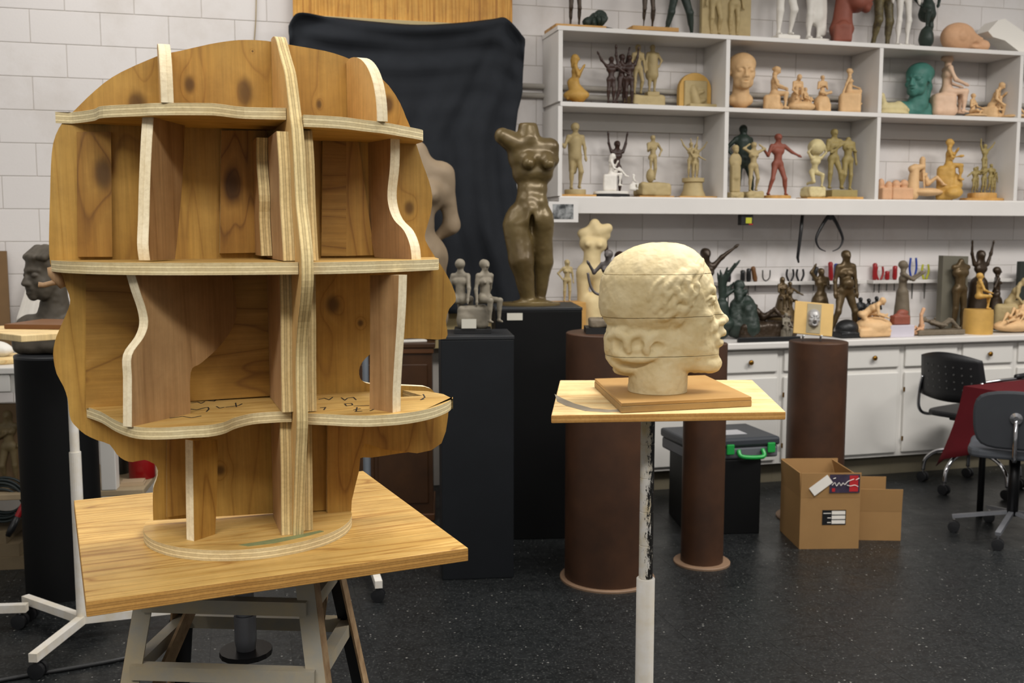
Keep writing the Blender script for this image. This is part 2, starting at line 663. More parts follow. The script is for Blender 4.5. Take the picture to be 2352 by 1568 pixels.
def m_floor():
    m, nt, b = new_mat('speckled_dark_tile')
    p = world_pos(nt)
    base = noise(nt, p, 26.0, 5, 0.7)
    r = ramp(nt, [(0.35, lin((19, 21, 22))), (0.7, lin((37, 39, 40)))])
    nt.links.new(base, r.inputs['Fac'])
    vo = N(nt, 'ShaderNodeTexVoronoi')
    vo.inputs['Scale'].default_value = 48.0
    nt.links.new(p, vo.inputs['Vector'])
    vc = N(nt, 'ShaderNodeSeparateColor')
    nt.links.new(vo.outputs['Color'], vc.inputs[0])
    warp = noise(nt, p, 130.0, 3, 0.6)
    near = math_n(nt, 'LESS_THAN', math_n(nt, 'ADD', vo.outputs['Distance'], math_n(nt, 'MULTIPLY', warp, 0.5)), math_n(nt, 'ADD', 0.27, math_n(nt, 'MULTIPLY', vc.outputs[1], 0.18)))
    sel = math_n(nt, 'GREATER_THAN', vc.outputs[0], 0.50)
    sp_ = math_n(nt, 'MULTIPLY', near, sel)
    rsp = ramp(nt, [(0.0, lin((72, 73, 72))), (1.0, lin((150, 149, 144)))])
    nt.links.new(vc.outputs[2], rsp.inputs['Fac'])
    fk = noise(nt, p, 95.0, 2, 0.5)
    rk = ramp(nt, [(0.56, (0, 0, 0)), (0.70, (1, 1, 1))])
    nt.links.new(fk, rk.inputs['Fac'])
    oi = N(nt, 'ShaderNodeObjectInfo')
    rt = ramp(nt, [(0.0, (0.93, 0.93, 0.93)), (1.0, (1.04, 1.04, 1.04))])
    nt.links.new(oi.outputs['Random'], rt.inputs['Fac'])
    c = mixc(nt, 1.0, r.outputs['Color'], rt.outputs['Color'], 'MULTIPLY')
    c = mixc(nt, math_n(nt, 'MULTIPLY', rk.outputs['Color'], 0.55), c, lin((76, 78, 76)))
    c = mixc(nt, math_n(nt, 'MULTIPLY', sp_, 0.7), c, rsp.outputs['Color'])
    nt.links.new(c, b.inputs['Base Color'])
    rr = ramp(nt, [(0.3, (0.30,) * 3), (0.7, (0.46,) * 3)])
    nt.links.new(noise(nt, p, 5.0, 4, 0.6), rr.inputs['Fac'])
    nt.links.new(rr.outputs['Color'], b.inputs['Roughness'])
    b.inputs['Specular IOR Level'].default_value = 0.36
    bump(nt, b, noise(nt, p, 35, 3, 0.6), 0.05, 0.001)
    return m

WHITE = paint('white_paint', (226, 222, 217), 0.42, 0.05, 3.0, 0.08, 60)
WHITE2 = paint('cabinet_white', (228, 225, 219), 0.42, 0.06, 2.0, 0.06, 60)
MORTAR = paint('mortar', (206, 199, 190), 0.8, 0.15, 6.0)
FLOORM, BLOCKM = m_floor(), m_block()

# floor: slab with single tiles laid square to the back wall
fl = MB().box(-8, 9, -6, 10, -0.10, -0.0025).build('floor', paint('floor_bed', (24, 24, 25), 0.6), None)
struct(fl)
TS = 0.305
t0 = MB().box(0.0004, TS - 0.0004, 0.0004, TS - 0.0004, -0.003, 0.0)
t_me = t0.build('tile', FLOORM, fl)
proto_used = False
cnt = 0
for j in range(-40, 40):
    for i in range(-40, 45):
        c = wpt((i + 0.5) * TS, 3.4 - (j + 0.5) * TS + 0.0, 0)
        if c.y < 3.05 or c.y > 7.5:
            continue
        sx = CX + FPX * c.x / (c.y * cp + EYE * sp)
        if not (-160 < sx < 2500):
            continue
        if (c - W0).dot(WN) < 0.45:
            continue
        if (c - W0).dot(WN) < 0.62 and 0 < (c - W0).dot(WU) < 3.9 and (c - W0).dot(WN) < 0.35:
            continue
        o = t_me if not proto_used else copy_of(t_me, fl)
        proto_used = True
        q = wpt(i * TS, 3.4 - j * TS, 0)
        o.location = q
        o.rotation_euler = (0, 0, WA)
        cnt += 1
print('tiles', cnt)
# the rest of the floor, out of the picture or under the furniture
rest = MB().box(-8, 9, -6, 10, -0.0025, -0.0024).build('tile_field', FLOORM, fl)
rest['kind'] = 'stuff'

# back wall: painted concrete blocks, each its own
wb = MB().box(-5.5, 7.5, 0.0, 0.2, 0, 4.2).build('wall_back', MORTAR, None, loc=W0 + Vector((0, 0, 0)), rz=WA)
wb.location = wpt(0, -0.0035, 0)
struct(wb)
BH, BL = 0.1835, 0.367
blk = MB().box(0.0015, BL - 0.0015, -0.0035, 0.02, 0.0015, BH - 0.0015)
b0 = None
nb = 0
for k in range(-14, 4):
    z0 = 2.848 + (k - 1) * BH
    if z0 < 0.6:
        continue
    off = -2.593 if k % 2 == 1 else -2.593 - BL / 2
    for i in range(-3, 24):
        u0 = off + i * BL
        c = wpt(u0 + BL / 2, 0, z0 + BH / 2)
        f = depth(c)
        sx, sy = CX + FPX * c.x / f, CY - FPX * (c.y * sp + (c.z - EYE) * cp) / f
        if not (-260 < sx < 2460 and -110 < sy < 1000):
            continue
        if 700 < sx < 1120 and sy > 100:           # behind the cloth and the sculptures
            continue
        if sy > 775 and sx > 260:
            continue
        if b0 is None:
            b0 = blk.build('block', BLOCKM, wb, loc=(u0, 0, z0), bev=0.0025)
        else:
            copy_of(b0, wb, (u0, 0, z0))
        nb += 1
print('blocks', nb)

# ================================================================== wall shelf
def wall_obj(mb, name, mat, u, d, z, parent=None, **kw):
    """local x along the wall, -y into the room"""
    if parent is None:
        return mb.build(name, mat, None, loc=wpt(u, d, z), rz=WA, **kw)
    return mb.build(name, mat, parent, loc=(u, d, z), **kw)

SH_D = 0.33
Z_TOP, Z_MID, Z_BOT = 2.852, 2.405, 1.838
U0, UP = 0.215, 1.108
sh = empty('shelf_unit', wpt(U0, 0, 0), WA)
tag(sh, 'long white painted wooden shelf unit of open compartments fixed to block wall', 'shelf')
L = UP * 5
D0, BT = -SH_D, 0.028
MB().box(-0.02, L, D0, -0.004, Z_TOP - BT, Z_TOP).build('top_board', WHITE, sh, loc=(0, 0, 0), bev=0.003)
MB().box(0.0, L, D0, -0.004, Z_MID - BT, Z_MID).build('shelf_board', WHITE, sh, loc=(0, 0, 0), bev=0.003)
MB().box(0.0, L, D0, -0.004, Z_BOT - BT, Z_BOT).build('shelf_board', WHITE, sh, loc=(0, 0, 0), bev=0.003)
MB().box(-0.01, L, D0 - 0.012, D0 + 0.01, Z_BOT - 0.105, Z_BOT - BT * 0.2).build('fascia', WHITE, sh, loc=(0, 0, 0), bev=0.003)
for i in range(5):
    u = i * UP
    for z0, z1 in ((Z_BOT, Z_MID - BT), (Z_MID, Z_TOP - BT)):
        MB().box(u - 0.014, u + 0.014, D0 + 0.001, -0.004, z0, z1).build('divider', WHITE, sh, loc=(0, 0, 0), bev=0.002)
for i in range(4):
    MB().box(i * UP + 0.016, (i + 1) * UP - 0.016, -0.03, -0.006, Z_MID - 0.135, Z_MID - BT - 0.001).build('ledger_strip', WHITE, sh, loc=(0, 0, 0), bev=0.002)

# two thin conduits along the wall, seen behind the upper compartments
for zc, lb in ((2.535, 'upper of two white conduit pipes running along the wall behind shelf'), (2.478, 'lower of two white conduit pipes running along the wall behind shelf')):
    o = MB().tube([(-0.35, -0.022, 0), (L, -0.022, 0.0)], 0.017, 12).build('conduit_pipe', paint('pipe_white', (200, 194, 184), 0.5), None, loc=wpt(U0, 0.0, zc), rz=WA, smooth=True)
    tag(o, lb, 'pipe', 'conduit pipes on the wall')

# ================================================================== base cabinets and worktop
CD = 0.55
Z_CT = 0.93
ct = MB().box(0, 5.0, -CD - 0.03, 0.0, Z_CT - 0.042, Z_CT).build('worktop', WHITE, None, loc=wpt(-0.05, 0.01, 0), rz=WA, bev=0.008)
tag(ct, 'long white worktop running under the wall shelf', 'worktop')
BRASS = paint('brass', (150, 110, 45), 0.3, 0.1, 8, metal=0.9)
TOE = paint('toe_kick', (120, 112, 92), 0.6)
for i in range(-3, 6):
    uc = 1.406 + 0.447 * i
    pos = ['hidden behind the wide black pedestal', 'behind the wide rust brown cylinder', 'behind white pole and slim brown cylinder', 'with its drawer left of brown cylinder', 'hidden half by the brown cylinder with plaque',
           'just right of the brown cylinder with plaque', 'behind the black mesh chair', 'with brass knob above the red tablecloth', 'at the right picture edge'][i + 3]
    cb = empty('base_cabinet', wpt(uc, CD - 0.02, 0), WA)
    tag(cb, 'white base cabinet with drawer and door ' + pos, 'cabinet', 'white base cabinets under the worktop')
    w = 0.447
    MB().box(-w / 2 + 0.0005, w / 2 - 0.0005, 0.0, 0.50, 0.135, Z_CT - 0.043).build('body', WHITE2, cb, loc=(0, 0, 0))
    MB().box(-w / 2 + 0.0005, w / 2 - 0.0005, 0.06, 0.48, 0.0, 0.135).build('toe_kick', TOE, cb, loc=(0, 0, 0))
    dr = MB().box(-0.2, 0.2, -0.018, -0.0005, 0.735, 0.872).build('drawer', WHITE2, cb, loc=(0, 0, 0), bev=0.006)
    kb = MB().lathe([(0.006, 0), (0.006, 0.012), (0.016, 0.018), (0.017, 0.026), (0.010, 0.032)], 12)
    kb.v = [(x, -z - 0.018, y + 0.803) for x, y, z in kb.v]
    kb.build('knob', BRASS, dr, loc=(0, 0, 0), smooth=True, recalc=True)
    dd = MB().box(-0.2, 0.2, -0.018, -0.0005, 0.16, 0.70).build('door', WHITE2, cb, loc=(0, 0, 0), bev=0.006)
    for hz in (0.57, 0.24):
        MB().box(-0.207, -0.197, -0.022, -0.016, hz, hz + 0.03).build('hinge', BRASS, dd, loc=(0, 0, 0))

# ================================================================== the plywood head armature
ZB = EYE - 0.55                       # top of its board
HC = on_z(570, 1190, ZB + 0.019)      # centre of the round foot
PA = R(20)
PU, PN = Vector((math.cos(PA), math.sin(PA), 0)), Vector((math.sin(PA), -math.cos(PA), 0))
TH = 0.019

def hl(p):                            # world -> armature frame (x along the profile panel, -y to the viewer)
    v = Vector(p) - HC
    return Vector((v.dot(PU), -v.dot(PN), v.z))

def pq(px, py, yl=0.0):               # point on a plane parallel to the panel
    return hl(on_plane(px, py, HC + PN * (-yl), PN))

def hz(px, py, zl):                   # point on a level plane
    return hl(on_z(px, py, HC.z + zl))

def pxz(pts, yl=0.0):
    out = []
    for (x, y) in pts:
        p = pq(x, y, yl)
        out.append((p.x, p.z))
    return out

W_L, W_M, W_D = lin((198, 158, 82)), lin((184, 142, 66)), lin((150, 106, 46))
EDGE = ply_edge('ply_edge', lin((238, 222, 178)), lin((122, 98, 62)), TH, 5.0)
EDGE_P = ply_edge('ply_edge_pale', lin((246, 234, 204)), lin((232, 216, 180)), TH, 2.0)
EDGE_V = ply_edge('ply_edge_rib', lin((234, 212, 158)), lin((112, 88, 54)), TH, 4.0)
FACE_S = wood('ply_face_shelf', lin((224, 188, 118)), lin((212, 172, 98)), lin((184, 136, 70)), 'X', fx=5, fy=0.6, rings=7)
FACE_H = wood('ply_face_level', lin((184, 142, 72)), lin((164, 122, 54)), lin((124, 84, 36)), 'X', fx=4, fy=0.7, rings=9, seed=3.1)
FACE_D = wood('ply_face_strip', lin((186, 150, 106)), lin((168, 130, 88)), lin((140, 104, 66)), 'Y', fx=6, fy=0.6, rings=4, seed=7.7, lines=0.5)
FACE_K = wood('ply_face_pink', lin((196, 160, 122)), lin((180, 144, 106)), lin((156, 120, 86)), 'Y', fx=6, fy=0.5, rings=3, seed=5.5, lines=0.4)
FACE_C = wood('ply_face_cream', lin((228, 192, 132)), lin((222, 182, 118)), lin((206, 160, 98)), 'Y', fx=6, fy=0.5, rings=3, seed=9.5, lines=0.4)

head = empty('plywood_head_armature', (HC.x, HC.y, ZB + 0.0003), PA)
tag(head, 'large plywood head armature of profile panel, shelves and ribs on square board', 'armature')

def ply(name, outline, M, face, edge, th=TH, parent=None, z0=0.0, bev=0.0):
    mb = MB().prism(outline, z0, z0 + th, 0, 1)
    M2 = Matrix.Translation((0, 0, TH)) @ M      # frame measured from the top of the round foot
    return mb.build(name, [face, edge], parent or head, M=M2, bev=bev)

M_PANEL = basis((0, 0, 0), (1, 0, 0), (0, 0, 1))           # local z towards the viewer

def knots(l, yl=0.0):
    out = []
    for (x, y, rx, ry) in l:
        p = pq(x, y, yl)
        out.append((p.x, p.z, rx, ry))
    return out

# ---- round foot
foot = [(0.189 * math.cos(2 * math.pi * i / 72), 0.189 * math.sin(2 * math.pi * i / 72)) for i in range(72)]
ply('foot_disc', foot, basis((0.003, -0.006, -TH), (1, 0, 0), (0, 1, 0)), FACE_S, EDGE)
stain = [hz(x, y, 0.0006) for x, y in [(548, 1251), (600, 1243), (680, 1229), (735, 1218), (744, 1220), (700, 1232), (630, 1247), (570, 1254)]]
MB().prism([(p.x, p.y) for p in stain], TH, TH + 0.0006).build('green_stain', paint('green_stain', (142, 150, 102), 0.7, 0.3, 40), head, loc=(0, 0, 0))

# ---- profile panel
prof = [(352, 1195), (351, 1160), (352, 1122), (359, 1102), (363, 1081), (355, 1066), (349, 1063), (332, 1056), (305, 1061), (286, 1057), (268, 1043), (252, 1021), (223, 1011),
        (196, 998), (176, 981), (163, 965), (158, 941), (155, 915), (146, 888), (130, 858), (123, 825), (123, 799), (130, 772), (143, 742), (157, 709), (161, 689), (153, 663),
        (136, 640), (120, 620), (113, 585), (113, 520), (115, 450), (117, 380), (122, 330), (135, 295), (152, 272), (175, 250), (200, 225), (240, 190), (280, 165), (340, 138),
        (375, 125), (415, 117), (480, 102), (530, 94), (565, 92), (610, 94), (671, 104), (745, 117), (789, 130), (830, 148), (856, 163), (893, 197), (919, 237), (933, 271),
        (941, 289), (958, 337), (970, 374), (985, 415), (993, 452), (989, 493), (978, 530), (977, 552), (996, 585), (1014, 611), (1031, 640), (1045, 672), (1046, 693), (1032, 709),
        (1024, 736), (1027, 756), (1024, 778), (985, 779), (940, 777), (890, 786), (852, 812), (832, 832), (825, 850), (827, 868), (836, 877), (852, 882), (900, 885), (958, 887), (990, 893),
        (1015, 925), (1022, 960), (1014, 1005), (985, 1030), (918, 1041), (853, 1051), (824, 1053), (818, 1090), (806, 1130), (800, 1160), (800, 1180)]
pk = knots([(435, 195, 0.009, 0.016), (563, 212, 0.014, 0.026), (316, 240, 0.016, 0.022), (733, 240, 0.005, 0.009), (892, 240, 0.010, 0.017), (940, 478, 0.010, 0.014), (765, 700, 0.014, 0.018), (828, 742, 0.006, 0.007), (580, 118, 0.002, 0.002), (505, 1080, 0.010, 0.010)])
FACE_P = wood('ply_face_panel', W_L, W_M, W_D, 'Y', knots=pk, fx=4.5, fy=0.45, rings=7, seed=1.3, lines=0.55)
pan_o = smooth_line(pxz(prof), 2) + [pxz([(800, 1180)])[0]]
pan_o = [(x, max(z, 0.0)) for x, z in pan_o]
ply('profile_panel', pan_o, M_PANEL, FACE_P, EDGE_P, z0=-TH)

# front layer that carries chin and neck
fl_ = [(752, 946), (752, 1180), (807, 1180), (808, 1150), (815, 1120), (825, 1080), (828, 1045), (832, 1028), (839, 1019), (858, 1024), (875, 1031), (925, 1037), (958, 1041), (991, 1034), (1014, 1018), (1024, 991), (1029, 958), (1030, 944)]
o_ = [(x, max(z, 0.0)) for x, z in pxz(fl_, -0.016)]
FACE_N = wood('ply_face_neck', lin((192, 150, 76)), lin((176, 132, 62)), lin((140, 96, 42)), 'Y', fx=5, fy=0.8, rings=8, seed=4.2)
ply('chin_panel', o_, M_PANEL, FACE_N, EDGE_P, 0.015, z0=0.001)
nk = [(383, 1000), (383, 1188), (440, 1180), (440, 1000)]
ply('neck_panel', [(x, max(z, 0.0)) for x, z in pxz(nk, -0.012)], M_PANEL, FACE_N, EDGE_P, 0.011, z0=0.001)

# patches fixed on the panel
def patch(pts, face, th=0.012, lift=0.0008):
    return ply('backing_patch', pxz(pts, -th), M_PANEL, face, EDGE, th, z0=lift)
k1 = knots([(238, 400, 0.016, 0.03)], -0.012)
patch([(176, 303), (255, 303), (258, 590), (178, 590)], wood('patch_knot', lin((176, 134, 64)), lin((158, 114, 50)), lin((116, 76, 32)), 'Y', knots=k1, fx=4, fy=0.5, rings=8, seed=2.2))
k2 = knots([(533, 425, 0.015, 0.032)], -0.012)
patch([(508, 300), (612, 300), (612, 580), (505, 582)], wood('patch_knot_big', lin((180, 136, 66)), lin((160, 116, 52)), lin((116, 76, 32)), 'Y', knots=k2, fx=5, fy=0.5, rings=8, seed=6.2))
patch([(197, 632), (632, 632), (632, 908), (197, 938)], FACE_H, 0.010)
patch([(741, 322), (795, 322), (795, 588), (738, 588)], FACE_H, 0.010)
patch([(795, 318), (822, 318), (860, 586), (795, 588)], FACE_N, 0.008)

# ---- level shelves, left and right of the rib
ZJ, ZM, ZT, ZTR = 0.229, 0.488, 0.721, 0.705
RIB0, RIB1 = 0.064, 0.083
def shelf(name, pts, x_in, z_top, back):
    """pts: local (x, y) along the free edge; closes at the panel"""
    out = smooth_line(pts, 4)
    out = [(x, min(y, 0.0)) for x, y in out]
    return ply(name, out + back, basis((0, 0, z_top - TH), (1, 0, 0), (0, 1, 0)), FACE_S, EDGE)

def rim(px, z, clampy=None):
    return [(lambda p: (p.x, p.y))(hz(x, y, z)) for x, y in px]

jl = rim([(196, 955), (233, 971), (266, 991), (299, 1004), (332, 1009), (382, 1009), (432, 1006), (481, 1003), (515, 996), (541, 984.5), (581, 974.6), (631, 970.6), (668, 969)], ZJ - TH)
jl = [(-0.272, -0.001)] + jl[1:-1] + [(RIB0 - 0.001, jl[-1][1])]
shelf('jaw_shelf', jl, RIB0, ZJ, [(RIB0 - 0.001, 0.0)])
jr = rim([(706, 974.6), (759, 977), (809, 979.6), (858.5, 979.6), (925, 974.6), (975, 966), (1008, 956), (1031, 945), (1040, 934)], ZJ - TH)
jr2 = rim([(1040, 916), (1018, 905), (991, 900)], ZJ)
hole = rim([(985, 925), (962, 905), (930, 905), (935, 926)], ZJ)
jr = [(RIB1 + 0.001, jr[0][1])] + jr[1:]
out = smooth_line(jr, 4) + jr2
# notch for the mouth opening reaches in from the panel side
out += [(jr2[-1][0] - 0.005, jr2[-1][1] + 0.01), (0.300, -0.005), (0.318, -0.085), (0.262, -0.085), (0.255, 0.0), (RIB1 + 0.001, 0.0)]
ply('jaw_shelf', out, basis((0, 0, ZJ - TH), (1, 0, 0), (0, 1, 0)), FACE_S, EDGE)
tl = rim([(135, 287.5), (167, 286), (215, 278), (237, 271), (322, 267), (359, 265), (474, 265), (507, 267), (562, 273), (655, 275)], ZT)
tl = [(-0.300, -0.001)] + [(x, min(y, -0.004)) for x, y in tl[1:-1]] + [(RIB0 - 0.001, tl[-1][1])]
shelf('crown_shelf', tl, RIB0, ZT + TH, [(RIB0 - 0.001, 0.0)])
tr = rim([(717, 292), (782, 295.6), (837, 302), (882, 307), (930, 315), (963, 321), (972, 324)], ZTR)
tr = [(RIB1 + 0.001, tr[0][1])] + tr[1:]
tr += [(tr[-1][0] + 0.004, min(tr[-1][1] + 0.03, -0.001))]
shelf('crown_shelf', tr, RIB1, ZTR + TH, [(tr[-1][0], 0.0), (RIB1 + 0.001, 0.0)])
def mids(l):
    return [(lambda p: (p.x, p.y))(pq(x, 600, y)) for x, y in l]
ml = mids([(117, -0.001), (122, -0.03), (145, -0.09), (190, -0.15), (260, -0.205), (360, -0.25), (470, -0.275), (580, -0.285)])
ml.append((RIB0 - 0.001, -0.292))
shelf('brow_shelf', ml, RIB0, ZM, [(RIB0 - 0.001, 0.0)])
mr = [(RIB1 + 0.001, -0.297)] + mids([(800, -0.285), (870, -0.262), (940, -0.225), (1006, -0.17)])
shelf('brow_shelf', mr, RIB1, ZM, [(mids([(1008, -0.12)])[0]), (mids([(1010, -0.04)])[0][0], 0.0), (RIB1 + 0.001, 0.0)])

# ---- central rib, square to the panel, and the cleats beside it
def upright(name, x0, prof, back, face, edge, th=TH):
    """vertical board square to the panel: prof [(depth, z)] top to bottom, back = depth of the rear edge"""
    o = list(prof) + [(back, prof[-1][1]), (back, prof[0][1])]
    M = basis((x0 + th, 0, 0), (0, -1, 0), (0, 0, 1))     # thickness runs to -x
    return ply(name, o, M, face, edge, th)
ribp = smooth_line([(0.022, 0.884), (0.050, 0.880), (0.075, 0.868), (0.105, 0.846), (0.140, 0.822), (0.172, 0.80), (0.196, 0.77), (0.218, 0.735), (0.242, 0.70), (0.256, 0.66), (0.263, 0.62), (0.272, 0.58), (0.296, 0.54),
                    (0.317, 0.50), (0.317, 0.46), (0.292, 0.42), (0.258, 0.38), (0.232, 0.33), (0.224, 0.28), (0.224, 0.22), (0.204, 0.17), (0.176, 0.10), (0.150, 0.03), (0.140, 0.0)], 4)
upright('rib', RIB0, ribp, 0.001, FACE_C, EDGE_V)
def cleat(x0, prof, face=FACE_K, name='cleat'):
    upright(name, x0, smooth_line(prof, 4), 0.013, face, EDGE_V)
cleat(0.0448, [(0.205, 0.70), (0.225, 0.64), (0.228, 0.58), (0.245, 0.52), (0.250, 0.4895)])
cleat(0.0250, [(0.085, 0.70), (0.075, 0.66), (0.10, 0.60), (0.092, 0.56), (0.11, 0.495)], FACE_D)
cleat(0.0838, [(0.205, 0.703), (0.222, 0.65), (0.226, 0.58), (0.24, 0.51), (0.245, 0.4895)])
cleat(0.0448, [(0.20, 0.467), (0.20, 0.40), (0.19, 0.32), (0.186, 0.26), (0.186, 0.2305)])
cleat(0.0838, [(0.21, 0.467), (0.205, 0.38), (0.196, 0.30), (0.192, 0.2305)])
cleat(0.0448, [(0.15, 0.208), (0.15, 0.12), (0.14, 0.05), (0.135, 0.0005)])
cleat(0.0838, [(0.135, 0.208), (0.13, 0.12), (0.125, 0.05), (0.12, 0.0005)])

# ---- radial strips between the shelves
def strip(name, F, B, front, rear, face, edge=EDGE_P, th=TH, side=1):
    """board standing in the vertical plane F-B (local xy); front / rear are pixel outlines top to bottom"""
    F, B = Vector((F[0], F[1], 0)), Vector((B[0], B[1], 0))
    e = (B - F).normalized()
    n = Vector((e.y, -e.x, 0))
    nw = PU * n.x - PN * n.y
    Fw = HC + PU * F.x - PN * F.y
    def sz(px, py):
        q = hl(on_plane(px, py, Fw, nw))
        return ((q - F).dot(e), q.z)
    o = smooth_line([sz(*p) for p in front], 4) + list(reversed(smooth_line([sz(*p) for p in rear], 4)))
    M = basis((F.x, F.y, 0), (e.x, e.y, 0), (0, 0, 1))
    return ply(name, o, M, face, edge, th, z0=-th if side < 0 else 0.0)

a, b = hz(303, 980, ZJ), hz(437, 950, ZJ)
strip('strip', (a.x, a.y), (b.x, b.y), [(310, 630), (322, 670), (336, 712), (340, 745), (330, 775), (303, 816), (303, 870), (303, 930), (303, 981)],
      [(531, 630), (541, 680), (543, 722), (530, 760), (500, 800), (462, 834), (438, 856), (438, 951)], FACE_D, side=-1)
a, b = hz(903, 948, ZJ), hz(848, 939, ZJ)
strip('strip', (a.x, a.y), (b.x, b.y), [(916, 632), (914, 700), (909, 780), (905, 840), (902, 900), (902, 949)], [(850, 632), (850, 760), (849, 940)], FACE_D, side=1)
a, b = hz(446, 1243, 0), hz(497, 1226, 0)
strip('strip', (a.x, a.y), (b.x, b.y), [(443, 1012), (444, 1120), (446, 1244)], [(500, 1010), (499, 1120), (494, 1228)], FACE_N, side=-1)
a, b = pq(345, 597, -0.175), pq(402, 592, -0.09)
strip('strip', (a.x, a.y), (b.x, b.y), [(353, 268), (349, 330), (345, 420), (343, 500), (341, 560), (345, 598)], [(425, 276), (420, 400), (410, 520), (402, 596)], FACE_D, side=-1)
a, b = pq(945, 600, -0.165), pq(860, 588, -0.02)
strip('strip', (a.x, a.y), (b.x, b.y), [(897, 306), (896, 380), (890, 440), (893, 475), (905, 505), (928, 530), (942, 565), (946, 602)], [(818, 306), (830, 400), (845, 500), (860, 590)], FACE_K, side=1)
# crown: a curved strip on each half
a = hz(370, 236, ZT + TH)
D_ = -a.y
o_ = [(D_ * math.cos(t), ZT + TH + 0.0005 + 0.118 * math.sin(t) ** 0.8) for t in [i * math.pi / 2 / 14 for i in range(15)]]
ply('strip', o_ + [(0.001, ZT + TH + 0.0005)], basis((a.x + 0.019, 0, 0), (0, -1, 0), (0, 0, 1)), FACE_C, EDGE_P)
a = hz(866, 279, ZTR + TH)
b = pq(797, 276)
F, e = Vector((b.x, 0, 0)), (Vector((a.x, a.y, 0)) - Vector((b.x, 0, 0)))
Ln = e.length
e.normalize()
zt_ = pq(828, 142).z
o_ = [(0.02 + (Ln - 0.02) * math.cos(t), ZTR + TH + 0.0005 + (zt_ - ZTR - TH) * math.sin(t) ** 0.9) for t in [i * math.pi / 2 / 16 for i in range(17)]]
ply('strip', o_ + [(0.002, zt_ - 0.004), (0.002, ZTR + TH + 0.0005)], basis(F, e, (0, 0, 1)), FACE_C, EDGE_P, z0=-TH)

# lump of clay with a stick caught at the back of the head
q_ = [pq(x, y, 0.004) for x, y in [(119, 612), (124, 626), (134, 640), (146, 660)]]
MB().tube([(p.x, p.y, p.z + TH) for p in q_], [.008, .011, .010, .006], 8).build('clay_lump', FACE_K, head, loc=(0, 0, 0), smooth=True)
q_ = [pq(x, y, 0.006) for x, y in [(88, 654), (100, 655), (120, 650), (136, 646)]]
MB().tube([(p.x, p.y, p.z + TH) for p in q_], [.005, .0045, .0045, .006], 8).build('stick', FACE_K, head, loc=(0, 0, 0), smooth=True)
# ---- pencil marks on the jaw shelf and panel
INK = paint('pencil_black', (38, 30, 24), 0.8, 0.1)
def mark(pts, zl, w=0.0022):
    q = [hz(x, y, zl + 0.0006) for x, y in pts]
    mb = MB()
    for i in range(len(q) - 1):
        p0, p1 = q[i], q[i + 1]
        d = (p1 - p0)
        n = Vector((-d.y, d.x, 0)).normalized() * w / 2
        z = TH + zl
        mb.add([(p0.x - n.x, p0.y - n.y, z), (p1.x - n.x, p1.y - n.y, z), (p1.x + n.x, p1.y + n.y, z), (p0.x + n.x, p0.y + n.y, z),
                (p0.x - n.x, p0.y - n.y, z + 0.0006), (p1.x - n.x, p1.y - n.y, z + 0.0006), (p1.x + n.x, p1.y + n.y, z + 0.0006), (p0.x + n.x, p0.y + n.y, z + 0.0006)],
               [(3, 2, 1, 0), (4, 5, 6, 7), (0, 1, 5, 4), (1, 2, 6, 5), (2, 3, 7, 6), (3, 0, 4, 7)])
    mb.build('pencil_mark', INK, head, loc=(0, 0, 0))
for pts in ([(438, 925), (455, 923), (462, 926), (470, 922)], [(478, 920), (492, 921), (498, 916), (512, 918), (526, 917)], [(436, 939), (452, 941), (470, 936)], [(470, 936), (478, 935), (480, 939), (474, 945)], [(497, 933), (504, 937), (515, 935)],
            [(518, 935), (548, 931), (556, 927)], [(541, 925), (543, 934)], [(390, 960), (420, 956), (440, 959), (462, 955)],
            [(732, 917), (745, 914), (756, 918), (764, 912)], [(784, 913), (792, 919), (798, 914), (812, 912), (818, 918)], [(790, 927), (808, 926), (810, 930), (796, 932), (792, 927)], [(812, 932), (848, 931)], [(812, 941), (828, 938)], [(818, 944), (820, 935)], [(814, 945), (832, 944)],
            [(735, 936), (748, 935), (744, 941)], [(852, 936), (858, 940), (850, 943)], [(972, 905), (976, 912), (966, 918), (974, 916)]):
    mark(pts, ZJ)

# ================================================================== its board and the metal stool beneath
bc = [on_z(x, y, ZB) for x, y in [(170, 1150), (225, 1388), (1085, 1264), (807, 1074)]]
ctr = (bc[0] + bc[1] + bc[2] + bc[3]) / 4
BA = R(25)
BOARD_F = wood('board_face', lin((222, 184, 112)), lin((208, 166, 92)), lin((166, 118, 56)), 'X', fx=6.5, fy=0.45, rings=11, seed=8.8, lines=0.9)
BOARD_E = ply_edge('board_edge', lin((196, 148, 80)), lin((96, 64, 30)), 0.024, 5.0)
bo = MB().box(-0.312, 0.312, -0.322, 0.322, -0.0145, 0.0095)
bo.m = [0, 0, 1, 1, 1, 1]
bo = bo.build('square_board', [BOARD_F, BOARD_E], None, loc=(ctr.x, ctr.y, ZB - 0.0095), rz=BA, bev=0.0018)
tag(bo, 'square light plywood board under the plywood head armature', 'board')
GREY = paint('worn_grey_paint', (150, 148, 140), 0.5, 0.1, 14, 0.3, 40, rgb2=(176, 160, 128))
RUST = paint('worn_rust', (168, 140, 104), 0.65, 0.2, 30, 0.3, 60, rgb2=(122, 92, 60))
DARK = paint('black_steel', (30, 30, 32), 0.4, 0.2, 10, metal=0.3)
ALU = paint('grey_tube', (150, 152, 158), 0.4, 0.2, 12, metal=0.5)
SA = R(-4)
sc_ = on_z(560, 1318, 0.95)
st = empty('metal_stool', (sc_.x, sc_.y, 0), SA)
tag(st, 'worn grey angle iron stool with splayed legs carrying the square plywood board', 'stool')
def corner(sx, sy, z):
    t = (0.95 - z) / 0.95
    hx, hy = 0.150 + 0.14 * t, 0.10 + 0.15 * t
    return Vector((sx * hx, sy * hy, z))
